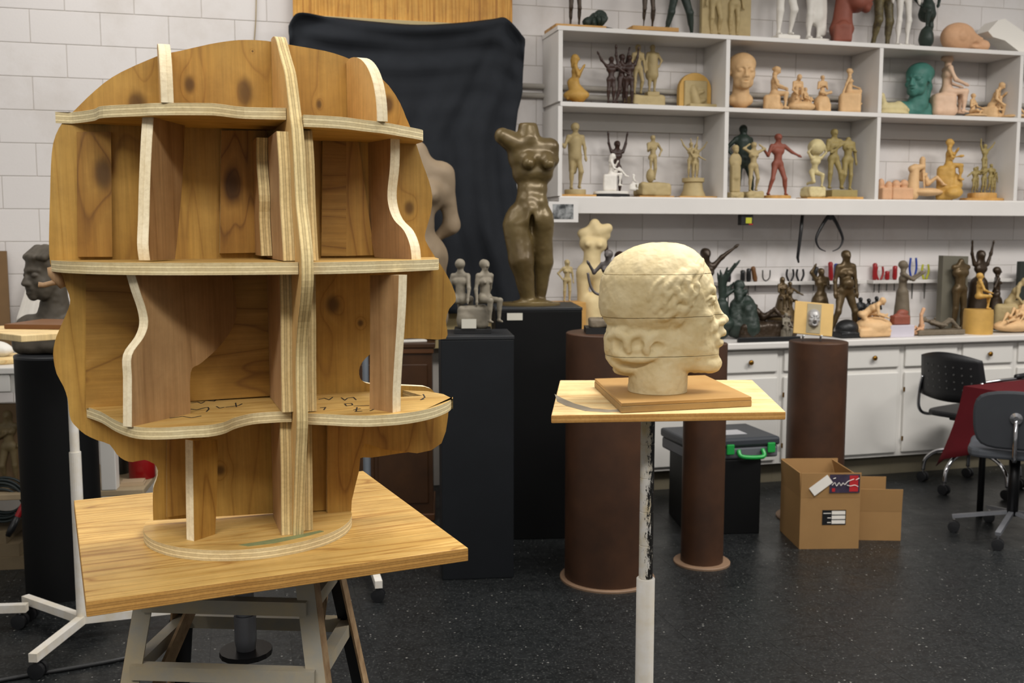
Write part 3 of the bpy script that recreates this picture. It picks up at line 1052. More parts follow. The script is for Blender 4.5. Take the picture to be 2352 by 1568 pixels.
for sx in (-1, 1):
    for sy in (-1, 1):
        p0, p1 = corner(sx, sy, 1.0), corner(sx, sy, 0.0)
        m = MB().bar(p0, p1, 0.034, 0.004, (0, 1, 0), 0).bar(p0 + Vector((sx * 0.016, -sy * 0.016, 0)), p1 + Vector((sx * 0.016, -sy * 0.016, 0)), 0.004, 0.034, (0, 1, 0), 1)
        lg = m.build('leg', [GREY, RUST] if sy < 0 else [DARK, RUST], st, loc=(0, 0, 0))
for z, nm in ((0.927, 'top_rail'), (0.806, 'lower_rail')):
    for (s1, s2) in (((-1, -1), (1, -1)), ((1, -1), (1, 1)), ((1, 1), (-1, 1)), ((-1, 1), (-1, -1))):
        p0, p1 = corner(*s1, z), corner(*s2, z)
        MB().bar(p0, p1, 0.024, 0.026, (0, 0, 1)).build(nm, GREY, st, loc=(0, 0, 0))
for sx in (-1, 1):
    p0, p1 = corner(sx, 1, 0.88), corner(sx, -1, 0.70)
    MB().bar(p0 - Vector((sx * 0.03, 0, 0)), p1 - Vector((sx * 0.03, 0, 0)), 0.006, 0.036, (0, 0, 1)).build('brace', RUST, st, loc=(0, 0, 0))
MB().lathe([(0.018, 0.80), (0.021, 0.82), (0.021, 0.87), (0.0175, 0.8705), (0.0175, 0.94), (0.022, 0.9405), (0.022, 1.0)], 20).build('screw_post', ALU, st, loc=(0, 0.0, 0), auto=40)
MB().box(-0.16, 0.16, -0.11, 0.11, 1.0, ZB - 0.0245).build('top_plate', DARK, st, loc=(0, 0, 0))
MB().lathe([(0.05, 0.79), (0.05, 0.80)], 16).build('post_plate', DARK, st, loc=(0, 0, 0))

# ================================================================== pole stand with the clay head
ZS = 1.137
sb = [on_z(x, y, ZS) for x, y in [(1286, 873), (1266, 953), (1805, 945), (1728, 872)]]
PINE = wood('stand_board_face', lin((246, 222, 170)), lin((240, 208, 148)), lin((214, 164, 96)), 'X', fx=5, fy=0.4, rings=6, seed=12.1, lines=0.6)
PINE_E = ply_edge('stand_board_edge', lin((226, 176, 104)), lin((168, 108, 48)), 0.022, 3.0)
stand = empty('pole_stand', (0, 0, 0))
pc = on_z(1517, 968, ZS - 0.022)
stand.location = (pc.x + 0.004, (sb[0].y + sb[1].y) / 2 - 0.02, 0)
tag(stand, 'white pole stand with worn black-streaked pole and pale wooden top beneath clay head', 'stand')
so = stand.location
MB().prism([(p.x - so.x, p.y - so.y) for p in sb], ZS - 0.022, ZS, 0, 1).build('top_board', [PINE, PINE_E], stand, loc=(0, 0, 0), bev=0.003)
arc = [on_z(x, y, ZS) for x, y in [(1274, 905), (1290, 914), (1320, 927), (1360, 938), (1400, 941), (1440, 940), (1440, 945), (1395, 947), (1345, 944), (1300, 932), (1280, 922)]]
MB().prism([(p.x - so.x, p.y - so.y) for p in arc], ZS + 0.0001, ZS + 0.0007).build('grey_arc_mark', paint('grey_smudge', (150, 138, 118), 0.7, 0.25, 30), stand, loc=(0, 0, 0))

def m_pole():
    m, nt, b = new_mat('white_pole_worn')
    v = mapped(nt)
    sx = N(nt, 'ShaderNodeSeparateXYZ')
    nt.links.new(v, sx.inputs[0])
    n1 = noise(nt, mapped(nt, (90, 90, 28)), 1.5, 6, 0.8)
    # streaks keep to one side of the tube
    side = math_n(nt, 'MULTIPLY', math_n(nt, 'ADD', sx.outputs[0], 0.000), 9.0)
    f = math_n(nt, 'ADD', n1, side)
    r = ramp(nt, [(0.515, (0, 0, 0)), (0.545, (1, 1, 1))])
    nt.links.new(f, r.inputs['Fac'])
    n2 = noise(nt, mapped(nt, (8, 8, 5)), 3.0, 3, 0.5)
    r2 = ramp(nt, [(0.4, lin((232, 228, 220))), (0.75, lin((214, 196, 150)))])
    nt.links.new(n2, r2.inputs['Fac'])
    c = mixc(nt, r.outputs['Color'], r2.outputs['Color'], lin((26, 24, 22)))
    nt.links.new(c, b.inputs['Base Color'])
    b.inputs['Roughness'].default_value = 0.4
    return m
POLE = m_pole()
WSTEEL = paint('white_steel', (238, 235, 230), 0.4, 0.08, 14, rgb2=(226, 216, 196))
prof = [(0.0205, 0.55)]
for z in (0.60, 0.70, 0.80, 0.90, 1.0):
    prof += [(0.0205, z - 0.0018), (0.0185, z - 0.001), (0.0185, z + 0.001), (0.0205, z + 0.0018)]
prof += [(0.0205, ZS - 0.03)]
MB().lathe(prof, 24).build('pole', POLE, stand, loc=(0, 0, 0), auto=50)
MB().lathe([(0.027, 0.06), (0.027, 0.598), (0.0255, 0.60), (0.021, 0.60)], 24).build('sleeve', WSTEEL, stand, loc=(0, 0, 0), auto=40)
MB().lathe([(0.06, ZS - 0.032), (0.06, ZS - 0.0225)], 24).build('flange', WSTEEL, stand, loc=(0, 0, 0), auto=40)
for k in range(4):
    a = math.pi / 4 + k * math.pi / 2
    MB().bar((0.02 * math.cos(a), 0.02 * math.sin(a), 0.075), (0.32 * math.cos(a), 0.32 * math.sin(a), 0.06), 0.03, 0.03).build('leg', WSTEEL, stand, loc=(0, 0, 0))
    MB().lathe([(0.016, 0.0), (0.02, 0.01), (0.02, 0.03), (0.012, 0.05)], 12, (0.30 * math.cos(a), 0.30 * math.sin(a))).build('foot', DARK, stand, loc=(0, 0, 0), auto=40)

# base plate of two thin boards
zp0 = ZS + 0.0011
pl = [on_z(x, y, zp0 + 0.026) for x, y in [(1365.5, 869), (1427, 925.5), (1727, 911), (1620, 861)]]
MDF = paint('base_plate_brown', (186, 146, 88), 0.5, 0.12, 6, 0.05, 80, rgb2=(170, 128, 70))
bp = empty('base_plate', (so.x, so.y, zp0))
tag(bp, 'brown double board base plate under the clay head', 'board')
cpl = (pl[0] + pl[1] + pl[2] + pl[3]) / 4
bp.location = (cpl.x, cpl.y, zp0)
MB().prism([(p.x - cpl.x, p.y - cpl.y) for p in pl], 0.0, 0.0165).build('lower_board', paint('plate_edge', (172, 138, 86), 0.6, 0.2, 20), bp, loc=(0, 0, 0), bev=0.001)
MB().prism([((p.x - cpl.x) * 0.996, (p.y - cpl.y) * 0.996) for p in pl], 0.0172, 0.026).build('upper_board', MDF, bp, loc=(0, 0, 0), bev=0.001)

# ---- the clay head, modelled in units of 1/3.267 photograph pixel about the neck's foot
CLAY = paint('oil_clay_cream', (226, 210, 168), 0.62, 0.10, 14, 0.35, 70, rgb2=(208, 188, 140), bdist=0.002)
hp = on_z(1510, 897, zp0 + 0.0265)
US = depth(hp) / FPX / 3.267 * 0.978
def q3(zx, zy, y=0.0):
    return np.array([zx - 882.0, y, 1236.0 - zy])
def E3(zx, zy, rx, ry, rz, y=0.0):
    return ('e', q3(zx, zy, y), (rx, ry, rz))
def C3(a, b, r0, r1):
    return ('c', q3(*a), q3(*b), r0, r1)
def cy(zx, zy):      # side surface of the skull
    return 325.0 * math.sqrt(max(0.02, 1 - ((zx - 890) / 452.0) ** 2 - ((zy - 452) / 348.0) ** 2))
def by(zx, zy):      # side surface of the bun
    return 250.0 * math.sqrt(max(0.03, 1 - ((zx - 700) / 250.0) ** 2 - ((zy - 880) / 215.0) ** 2))
P, CUT = [], []
P += [E3(866, 452, 432, 318, 346), E3(780, 560, 352, 296, 290), E3(1030, 520, 246, 270, 300), E3(960, 330, 270, 250, 222)]
P += [E3(1110, 690, 196, 218, 320), E3(1085, 850, 190, 200, 240), C3((1000, 975, 110), (1272, 1028, 36), 84, 66), C3((1000, 975, -110), (1272, 1028, -36), 84, 66)]
P += [E3(1294, 1022, 74, 74, 66), E3(1180, 1000, 130, 120, 92), E3(1215, 880, 100, 138, 150), E3(1165, 700, 112, 196, 120)]
P += [E3(1140, 895, 158, 165, 165), E3(1270, 940, 70, 90, 70), C3((1262, 640, 0), (1278, 900, 0), 52, 56)]
P += [('c', q3(935, 820), q3(885, 1170), 205, 214), ('c', q3(882, 1140), q3(882, 1236), 218, 224)]
# bun
P += [E3(700, 880, 218, 218, 186), E3(590, 900, 118, 190, 165), E3(835, 840, 140, 226, 165), E3(720, 745, 215, 222, 100), E3(560, 800, 80, 150, 110)]
def by(zx, zy):
    return 232.0 * math.sqrt(max(0.05, min(1, 1.0 - max(0.0, abs(zx - 730) - 60) ** 2 / 200.0 ** 2 - ((zy - 870) / 215.0) ** 2)))
rolls = [([(975, 700), (900, 682), (800, 690), (700, 715), (610, 752), (540, 775)], 34), ([(775, 915), (768, 840), (825, 790), (915, 792), (958, 845), (945, 925), (880, 985)], 34), ([(960, 730), (975, 790), (985, 850)], 26),
         ([(640, 905), (638, 825), (695, 785), (765, 798), (800, 850)], 30), ([(492, 905), (500, 825), (550, 792), (612, 812), (628, 870)], 28), ([(870, 745), (800, 752), (730, 765)], 20),
         ([(550, 935), (650, 968), (760, 968), (870, 940)], 30), ([(515, 985), (610, 1045), (730, 1058), (850, 1010)], 36), ([(560, 1080), (640, 1090), (700, 1085)], 26)]
for pts, r in rolls:
    sm = smooth_line(pts, 4)
    for s in (-1, 1):
        P.append(('p', [q3(a[0], a[1], s * (by(*a) - r * 0.30)) for a in sm], [r * (0.75 + 0.35 * math.sin(math.pi * i / (len(sm) - 1))) for i in range(len(sm))]))
for (x, y, rx, rz) in ((862, 872, 58, 34), (708, 858, 44, 36), (552, 872, 36, 40), (1000, 805, 18, 26), (690, 1012, 60, 10), (985, 905, 16, 20)):
    for s in (-1, 1):
        CUT.append(E3(x, y, rx, 34, rz, s * (by(x, y) + 6)))
# waved hair over the temple
waves = [([(1175, 235), (1130, 300), (1085, 345), (1060, 395), (1082, 450), (1052, 505), (1065, 565), (1020, 615), (1010, 665)], 30), ([(1110, 285), (1040, 345), (985, 405), (990, 455), (1010, 500), (965, 555), (955, 615)], 28),
         ([(1030, 310), (950, 380), (905, 440), (912, 500), (880, 550), (835, 600)], 22), ([(1165, 320), (1130, 385), (1142, 440), (1105, 500), (1095, 550)], 22), ([(1000, 580), (940, 630), (870, 655), (800, 660)], 28),
         ([(1045, 590), (1030, 650), (995, 700), (970, 745)], 30), ([(940, 470), (900, 530), (905, 590), (860, 640)], 20), ([(880, 360), (810, 440), (780, 520)], 12), ([(1190, 225), (1175, 290), (1168, 340)], 12)]
for pts, r in waves:
    sm = smooth_line(pts, 4)
    for s in (-1, 1):
        P.append(('p', [q3(a[0], a[1], s * (cy(*a) - r * 0.45)) for a in sm], [r * (0.55 + 0.45 * math.sin(math.pi * (i + 1) / (len(sm) + 1)) + 0.12 * math.sin(i * 1.3)) for i in range(len(sm))]))
# features
P += [C3((1278, 470, 0), (1308, 590, 0), 32, 28), C3((1302, 575, 0), (1362, 668, 0), 26, 26), E3(1380, 687, 28, 32, 27), C3((1310, 640, 0), (1350, 700, 0), 40, 30)]
for s in (-1, 1):
    P += [E3(1346, 704, 32, 22, 22, s * 36), C3((1280, 462, s * 30), (1246, 448, s * 120), 32, 26), C3((1246, 448, s * 120), (1165, 490, s * 200), 26, 22)]
    P += [E3(1205, 650, 70, 74, 56, s * 126), E3(1290, 740, 40, 60, 60, s * 40)]
    P += [C3((1366, 795, s * 8), (1306, 816, s * 70), 18, 10), C3((1344, 858, s * 6), (1300, 838, s * 62), 22, 10)]
    CUT += [E3(1300, 515, 52, 62, 30, s * 100)]
P += [E3(1338, 770, 34, 46, 44), E3(1368, 787, 20, 36, 18), E3(1344, 864, 24, 52, 24), E3(1300, 830, 40, 84, 80)]
CUT += [E3(1380, 826, 46, 56, 7), E3(1385, 930, 24, 80, 22)]
PU_ = tf(P, (0, 0, 0), US)
CU_ = tf(CUT, (0, 0, 0), US)
for s in (-1, 1):              # eyeballs and lids go into the carved sockets
    EYES = [E3(1252, 530, 46, 48, 32, s * 98), C3((1292, 512, s * 66), (1250, 508, s * 150), 13, 11), C3((1250, 508, s * 150), (1212, 530, s * 178), 11, 9), C3((1290, 556, s * 70), (1240, 560, s * 150), 11, 9)]
    PU_ += [('late',) + tuple(p) for p in tf(EYES, (0, 0, 0), US)]
V, Q = form(PU_, 6.0 * US, 24 * US, 3.6 * US, 1 / (55 * US), 3, CU_, 14 * US)
bm = bmesh.new()
vs = [bm.verts.new(v) for v in V]
for f in Q:
    bm.faces.new([vs[i] for i in f])
ch = empty('clay_portrait', (hp.x, hp.y, zp0 + 0.0265), R(-3))
tag(ch, 'cream clay head of a woman in profile with low coiled bun, on brown base plate', 'sculpture')
cutz = [-0.001] + [(1236 - y) * US for y in (952, 655, 338)] + [9.0]
tilt = [0, 0.012, 0.02, 0.012, 0]
for i in range(4):
    b2 = bm.copy()
    for (z, inner, ti) in ((cutz[i] + (0.0006 if i else 0.0), True, tilt[i]), (cutz[i + 1] - 0.0006, False, tilt[i + 1])):
        r_ = bmesh.ops.bisect_plane(b2, geom=b2.verts[:] + b2.edges[:] + b2.faces[:], plane_co=(0, 0, max(z, 0.0)), plane_no=(-ti, 0, 1), clear_inner=inner, clear_outer=not inner)
        ed = [e for e in b2.edges if e.is_boundary]
        if ed:
            bmesh.ops.holes_fill(b2, edges=ed, sides=0)
    me = bpy.data.meshes.new('clay_slice')
    for f in b2.faces:
        f.smooth = len(f.verts) <= 5
    b2.to_mesh(me)
    b2.free()
    me.materials.append(CLAY)
    o = bpy.data.objects.new(['neck_slice', 'jaw_slice', 'brow_slice', 'crown_slice'][i], me)
    COL.objects.link(o)
    o.parent = ch
    o.location = ((0, 0.0008, -0.0009, 0.0006)[i], (0, 0.001, -0.0006, 0.0008)[i], 0)
bm.free()

# ================================================================== sculptures
OCHRE = paint('ochre_clay', (206, 162, 82), 0.6, 0.15, 20, 0.15, 80)
TAN = paint('tan_clay', (184, 164, 118), 0.65, 0.15, 20, 0.15, 80)
CREAM = paint('cream_clay', (214, 198, 148), 0.65, 0.12, 20, 0.15, 80)
TERRA = paint('terracotta_pale', (226, 186, 136), 0.65, 0.12, 20, 0.15, 80)
PEACH = paint('terracotta_peach', (218, 170, 130), 0.65, 0.12, 20, 0.15, 80)
REDT = paint('terracotta_red', (146, 80, 62), 0.6, 0.15, 20, 0.15, 80)
TEAL = paint('teal_patina', (70, 128, 116), 0.55, 0.25, 16, 0.15, 80)
PINK = paint('pale_pink_clay', (226, 190, 160), 0.6, 0.1, 20, 0.1, 80)
PLAST = paint('white_plaster', (238, 233, 224), 0.6, 0.06, 20, 0.1, 80)
BRZ = paint('dark_bronze', (66, 52, 38), 0.38, 0.3, 16, 0.15, 80, metal=0.35)
BRZ2 = paint('brown_bronze', (98, 80, 52), 0.36, 0.35, 14, 0.15, 60, metal=0.4)
BRZ3 = paint('chocolate_bronze', (62, 40, 32), 0.45, 0.3, 16, 0.15, 80)
GRN = paint('dark_green_patina', (40, 54, 46), 0.5, 0.3, 16, 0.15, 80)
OLIVE = paint('olive_clay', (160, 142, 88), 0.6, 0.2, 18, 0.15, 80)
GRYB = paint('grey_brown_clay', (118, 106, 88), 0.65, 0.2, 18, 0.2, 80)
GRYC = paint('grey_clay_light', (136, 128, 112), 0.65, 0.25, 18, 0.3, 60)
PLANK = wood('plank_base', lin((206, 160, 92)), lin((190, 142, 74)), lin((150, 102, 48)), 'X', fx=6, fy=0.6, rings=5, seed=15.0)
BLACKP = paint('black_paint', (20, 21, 23), 0.45, 0.15, 10)

ARM = {'down': ((.035, 0, -.165), (.045, -.03, -.32)), 'up': ((.05, 0, .15), (.07, -.02, .31)), 'upin': ((.09, 0, .11), (.03, -.02, .23)), 'hip': ((.11, .04, -.12), (.035, -.03, -.24)),
       'fold': ((.03, -.01, -.16), (-.08, -.10, -.10)), 'back': ((.05, .06, -.15), (-.05, .08, -.26)), 'out': ((.13, -.01, -.09), (.24, -.05, -.15)), 'bend': ((.06, 0, -.15), (.18, -.07, -.06)),
       'fwd': ((.02, -.06, -.15), (.02, -.21, -.13)), 'knee': ((.03, -.06, -.15), (0, -.21, -.21)), 'head': ((.13, -.02, .06), (.03, -.02, .13)), 'wide': ((.12, -.02, .11), (.20, -.04, .24)),
       'pray': ((.0, -.05, -.15), (-.07, -.14, .0)), 'reach': ((.03, -.13, -.08), (.02, -.27, .02)), 'prop': ((.03, .07, -.15), (.03, .12, -.30)), 'none': None}
LEG = {'stand': ((.012, -.012, -.225), (.012, .012, -.445)), 'contra': ((.03, -.05, -.22), (.03, .03, -.43)), 'sit': ((.02, -.22, .0), (.02, -.20, -.235)), 'stride': ((.06, -.05, -.22), (.11, 0, -.44)),
       'stepup': ((.06, -.17, -.06), (.06, -.14, -.27)), 'hug': ((.02, -.17, .14), (.02, -.16, -.08)), 'kneel': ((.02, -.12, -.19), (.02, .12, -.22)), 'cross': ((.10, -.18, .02), (-.06, -.20, -.02)),
       'out': ((.03, -.22, .03), (.03, -.44, .0)), 'outb': ((.03, -.18, .14), (.03, -.34, -.02)), 'none': None}

def human(arms=('down', 'down'), legs=('stand', 'stand'), t=(0, 0, 1), lat=(1, 0, 0), fem=False, hair=None, head=True, fat=1.0, hd=None, hdlook=None, pel=(0, 0, 0.52)):
    """figure about one unit tall, facing -y"""
    A = np.array
    t = A(t, float) / np.linalg.norm(t); lat = A(lat, float); lat = lat - t * (lat @ t); lat /= np.linalg.norm(lat)
    fw = np.cross(lat, t)
    pel = A(pel, float)
    P = []
    def c(a, b, r0, r1=None):
        P.append(('c', a, b, r0 * fat, (r1 if r1 is not None else r0) * fat))
    chest, nb = pel + t * .20, pel + t * .30
    hip_w, sh_w = (.05, .085) if fem else (.045, .098)
    c(pel - lat * .035, pel + lat * .035, .064 if fem else .058)
    c(pel + t * .02, chest - t * .02, .060, .063)
    c(chest - lat * .04, chest + lat * .04, .060 if fem else .066)
    c(nb - t * .034 - lat * sh_w, nb - t * .034 + lat * sh_w, .034, .034)
    c(nb - t * .02, nb + t * .045, .034, .031)
    for s in (-1, 1):
        c(nb - t * .028 + lat * s * .06, nb + t * .035, .030, .026)
    if fem:
        for s in (-1, 1):
            c(chest + fw * .05 + lat * s * .040, chest + fw * .066 + lat * s * .042 - t * .008, .028, .020)
    for s in (-1, 1):
        c(pel - fw * .03 + lat * s * .036 - t * .02, pel - fw * .03 + lat * s * .036 - t * .03, .050)
    if head:
        h = t if hd is None else A(hd, float) / np.linalg.norm(hd)
        lk = fw if hdlook is None else A(hdlook, float)
        lk = lk - h * (lk @ h); lk /= np.linalg.norm(lk)
        hc = nb + h * .098
        c(nb + t * .02, hc, .031)
        P.append(('c', hc + h * .012 - lk * .012, hc + h * .014 + lk * .006, .055, .052))
        P.append(('c', hc - h * .034 + lk * .022, hc - h * .018 + lk * .020, .031, .039))
        P.append(('c', hc + lk * .058 + h * .004, hc + lk * .068 - h * .012, .008, .011))
        if hair == 'cap':
            P.append(('c', hc + h * .02 - lk * .02, hc + h * .022 - lk * .01, .060, .060))
        if hair == 'bun':
            P.append(('c', hc + h * .02 - lk * .02, hc + h * .022, .054, .05)); P.append(('c', hc - lk * .06, hc - lk * .07, .026, .026))
        if hair == 'long':
            P.append(('c', hc + h * .018 - lk * .014, hc - h * .02 - lk * .03, .056, .05)); P.append(('c', hc - h * .02 - lk * .034, nb - t * .03 - lk * .04, .046, .034))
            for s in (-1, 1):
                P.append(('c', hc + lat * s * .035, hc + lat * s * .04 - h * .07, .026, .018))
    def off(o, s, base, up):
        return base + lat * (s * o[0]) - fw * o[1] + up * o[2]
    for s, a in zip((-1, 1), arms):
        a = ARM[a] if isinstance(a, str) else a
        if a is None:
            continue
        sh = nb - t * .03 + lat * s * (sh_w + .012)
        e, w = off(a[0], s, sh, t), off(a[1], s, sh, t)
        c(sh, e, .032, .024); c(e, w, .024, .017)
        d = (w - e) / (np.linalg.norm(w - e) + 1e-9)
        c(w, w + d * .035, .018, .014)
    Z = A([0, 0, 1.0])
    f2 = A([fw[0], fw[1], 0]); f2 = f2 / (np.linalg.norm(f2) + 1e-9) if np.linalg.norm(f2) > .2 else fw
    l2 = np.cross(Z, f2) * -1
    for s, g in zip((-1, 1), legs):
        g = LEG[g] if isinstance(g, str) else g
        if g is None:
            continue
        hp_ = pel + lat * s * hip_w - t * .025
        kn = hp_ + lat * (s * g[0][0]) - f2 * g[0][1] + Z * g[0][2]
        an = hp_ + lat * (s * g[1][0]) - f2 * g[1][1] + Z * g[1][2]
        c(hp_, kn, .050, .034); c(kn, an, .034, .019)
        c(kn - (kn - an) * .2 - f2 * .01, kn - (kn - an) * .45 - f2 * .01, .030, .026)
        ft = f2 if abs((an - kn)[2]) > .08 else (Z * .7 + f2 * .3)
        c(an - Z * .012 - ft * .012, an - Z * .022 + ft * .06, .020, .014)
    return P

def zspan(P):
    return min(_bounds(p)[0][2] for p in P), max(_bounds(p)[1][2] for p in P)

def rockform(w, d, h, seed=0):
    rg = random.Random(seed)
    P = [('b', (0, 0, h / 2), (w * .46, d * .46, h / 2), min(w, h) * .2)]
    for _ in range(6):
        P.append(('e', (rg.uniform(-.35, .35) * w, rg.uniform(-.35, .35) * d, rg.uniform(.2, .7) * h), (w * .22, d * .22, h * .32)))
    return P

def add_base(kind, w, h, mat, parent, z, d=None, rz=0.0, seed=1):
    d = d or w
    nm = 'base'
    if kind == 'disc':
        n = MB().lathe([(w / 2, 0), (w / 2 * 1.0, h * .85), (w / 2 * .96, h)], 28, sy=d / w)
        return n.build(nm, mat, parent, loc=(0, 0, z), rz=rz, auto=40)
    if kind == 'drum':
        n = MB().lathe([(w / 2, 0), (w / 2, h * .08), (w * .40, h * .35), (w * .36, h * .75), (w * .44, h * .80), (w * .44, h)], 20, sy=d / w)
        return n.build(nm, mat, parent, loc=(0, 0, z), rz=rz, auto=40)
    if kind == 'box':
        return MB().box(-w / 2, w / 2, -d / 2, d / 2, 0, h).build(nm, mat, parent, loc=(0, 0, z), rz=rz, bev=min(h, w) * .06)
    P = rockform(w, d, h, seed)
    o = form_obj(nm, P, mat, max(w, h) / 34.0, min(w, h) * .2, parent, (0, 0, z), rz, lump=min(w, h) * .06, lfreq=4.0 / max(w, h), seed=seed)
    return o

NS = [0]
def sculpt(name, label, px, z, top, prims, mat, d=0.17, face=0.0, base=(), group=None, cat='statuette', k=0.022, res=84, lump=0.004, on=None, cuts=(), pn='figure', rzroot=None):
    """a sculpture standing at photo column px on level z, its top at photo row top"""
    NS[0] += 1
    if on is None:
        p = on_wall(px, top, d)
        q = on_wall(px, top + 60, d)
        pos = Vector((p.x, p.y, z))
        # the column is read near the foot of the piece
        f = depth(Vector((p.x, p.y, z)))
        Ht = p.z - z
    else:
        pos = Vector((on[0], on[1], z))
        p = on_plane(px, top, pos, Vector((0, -1, 0)))
        Ht = p.z - z
    m = px2m(pos)
    rz = (WA if rzroot is None else rzroot) + R(face)
    root = None
    zb = 0.0
    if base:
        root = empty(name, pos, rz)
        for i, b in enumerate(base):
            kind, wpx, hpx, bm_ = b[:4]
            dd = (b[4] * m) if len(b) > 4 else None
            if kind in ('disc', 'drum') and dd is None:
                dd = min(wpx * m, 0.30)
            add_base(kind, wpx * m, hpx * m, bm_, root, zb, dd, -R(face), NS[0])
            zb += hpx * m - 0.0005
    z0, z1 = zspan(prims)
    S = (Ht - zb) / (z1 - z0)
    V, Q = form(tf(prims, (0, 0, -z0 * S), S), (Ht - zb) / res, k * S, lump * S, 9.0 / (Ht - zb), NS[0], tf(list(cuts), (0, 0, -z0 * S), S) if cuts else (), k * S * .6)
    V[:, 2] -= V[:, 2].min()
    me = bpy.data.meshes.new(pn if root else name)
    me.from_pydata(V.tolist(), [], Q.tolist())
    me.polygons.foreach_set('use_smooth', [True] * len(me.polygons))
    me.materials.append(mat)
    o = bpy.data.objects.new(pn if root else name, me)
    COL.objects.link(o)
    if root:
        o.parent = root
        o.location = (0, 0, zb)
    else:
        o.location = pos
        o.rotation_euler = (0, 0, rz)
        root = o
    tag(root, label, cat, group)
    return root

def headform(hair='short', neck=0.35, nr=.22):
    """head one unit from chin to crown, facing -y, chin at z = 0"""
    P = [('e', (0, .06, .64), (.36, .45, .36)), ('e', (0, -.13, .42), (.30, .26, .42)), ('c', (-.12, -.17, .17), (.12, -.17, .17), .14, .14), ('e', (0, -.32, .09), (.12, .09, .10)),
         ('c', (0, -.39, .52), (0, -.47, .33), .035, .05), ('e', (0, -.30, .22), (.16, .14, .16)), ('c', (0, .10, .25), (0, .13, -neck), nr, nr + .03)]
    for s in (-1, 1):
        P += [('e', (s * .05, -.42, .32), (.045, .05, .04)), ('c', (s * .21, -.28, .575), (s * .05, -.385, .575), .045, .045), ('e', (s * .345, .03, .47), (.03, .07, .10)), ('e', (s * .19, -.25, .36), (.10, .10, .09)),
              ('late', 'e', (s * .14, -.325, .49), (.085, .07, .06)), ('c', (s * .015, -.405, .225), (s * .09, -.365, .215), .03, .018), ('c', (s * .01, -.395, .160), (s * .075, -.365, .175), .034, .02)]
    cuts = [('e', (s * .14, -.43, .49), (.10, .08, .065)) for s in (-1, 1)] + [('e', (0, -.46, .193), (.10, .06, .014))]
    if hair == 'short':
        P += [('e', (0, .09, .70), (.385, .46, .33))]
    if hair == 'wavy':
        P += [('e', (0, .09, .72), (.40, .46, .33))] + [('c', (-.35 + .1 * i, -.24 - .10 * math.sin(i * .45), .82), (-.30 + .1 * i, -.05, .98), .07, .07) for i in range(8)]
    if hair == 'pony':
        P += [('e', (0, .10, .70), (.39, .46, .33)), ('c', (0, .45, .70), (.02, .58, .35), .16, .13), ('c', (.02, .58, .35), (.0, .50, -.15), .13, .10)]
    return P, cuts

def late_tf(P, *a):
    n = [p for p in P if p[0] != 'late']
    l = [p[1:] for p in P if p[0] == 'late']
    return tf(n, *a) + [('late',) + tuple(x) for x in tf(l, *a)]
_tf0 = tf
def tf(prims, off=(0, 0, 0), s=1.0, rz=0.0):
    n = [p for p in prims if p[0] != 'late']
    l = [p[1:] for p in prims if p[0] == 'late']
    return _tf0(n, off, s, rz) + [('late',) + tuple(x) for x in _tf0(l, off, s, rz)]
_zs0 = zspan
def zspan(P):
    return _zs0([p for p in P if p[0] != 'late'])

G1, G2, G3 = 'statuettes in the shelf compartments', 'sculptures standing on top of the shelf unit', 'sculptures crowded on the worktop'
man = lambda **k: human(**k)
wom = lambda **k: human(fem=True, **k)
SIT = ('sit', 'sit')

# ------------------------------------------------ upper row, first compartment
z = Z_MID
sculpt('statuette', 'ochre clay kneeling woman with raised praying hands at left end of upper shelf', 1322, z, 125, tf(wom(arms=('pray', 'pray'), legs=('kneel', 'kneel'), hair='long', pel=(0, 0, .30)), (0, 0, 0)) + [('e', (0, -.02, .10), (.15, .22, .10)), ('c', (0, .05, .30), (0, -.05, .1), .09, .14)], OCHRE, face=70, base=[('box', 58, 4, OCHRE)], group=G1)
sculpt('sculpture_group', 'chocolate brown group of three figures with arms flung up, upper shelf', 1425, z, 103, tf(man(arms=('wide', 'out')), (-.16, 0, 0), .80) + tf(man(arms=('up', 'up'), legs=('stride', 'stand')), (.05, .05, 0), .86, .4) + tf(man(arms=('out', 'up')), (.17, .0, 0), .84, -.5) + [('b', (.02, 0, -.01), (.28, .10, .02), .01)], BRZ3, face=0, group=G1, d=0.20, cat='sculpture', res=100)
sculpt('sculpture_group', 'pair of tan clay standing figures, woman beside man in long coat, on lumpy clay base', 1482, z, 100, tf(wom(legs=('stand', 'contra')), (-.15, 0, .0), 1.0) + tf(man(arms=('down', 'hip')), (.18, .05, .06), .96) + [('c', (.18, .06, .75), (.18, .07, .42), .11, .13), ('b', (.18, .05, .03), (.13, .1, .05), .02)], TAN, group=G1, d=0.12, base=[('rock', 86, 28, TAN, 70)], cat='sculpture')
arch = [(-.5, 0), (.5, 0), (.5, .55)] + [(.5 * math.cos(a), .55 + .42 * math.sin(a)) for a in [i * math.pi / 12 for i in range(1, 12)]] + [(-.5, .55)]
p_ = on_wall(1595, 168, 0.12)
W_ = 80 * px2m(p_)
rt = empty('relief_plaque', (p_.x, p_.y, z), WA)
tag(rt, 'arched tan clay relief plaque with seated figure on upper shelf', 'plaque')
Hs = p_.z - z
MB().prism([(x * W_, y * Hs / .97) for x, y in arch], -0.02, 0.02).build('slab', OCHRE, rt, M=basis((0, 0, 0), (1, 0, 0), (0, 0, 1)), bev=0.004)
form_obj('relief_figure', tf([('b', (0, .02, .48), (.38, .05, .40), .05)] + [('e', (-.1, -.02, .62), (.10, .09, .12)), ('c', (-.08, -.02, .5), (0, -.03, .2), .13, .16), ('c', (0, -.03, .2), (.25, -.03, .3), .09, .07), ('c', (-.1, -.04, .45), (.2, -.04, .55), .06, .05)], (0, -0.026, 0), W_ * .95), TAN, W_ / 50, W_ * .05, rt, (0, 0, 0.0))
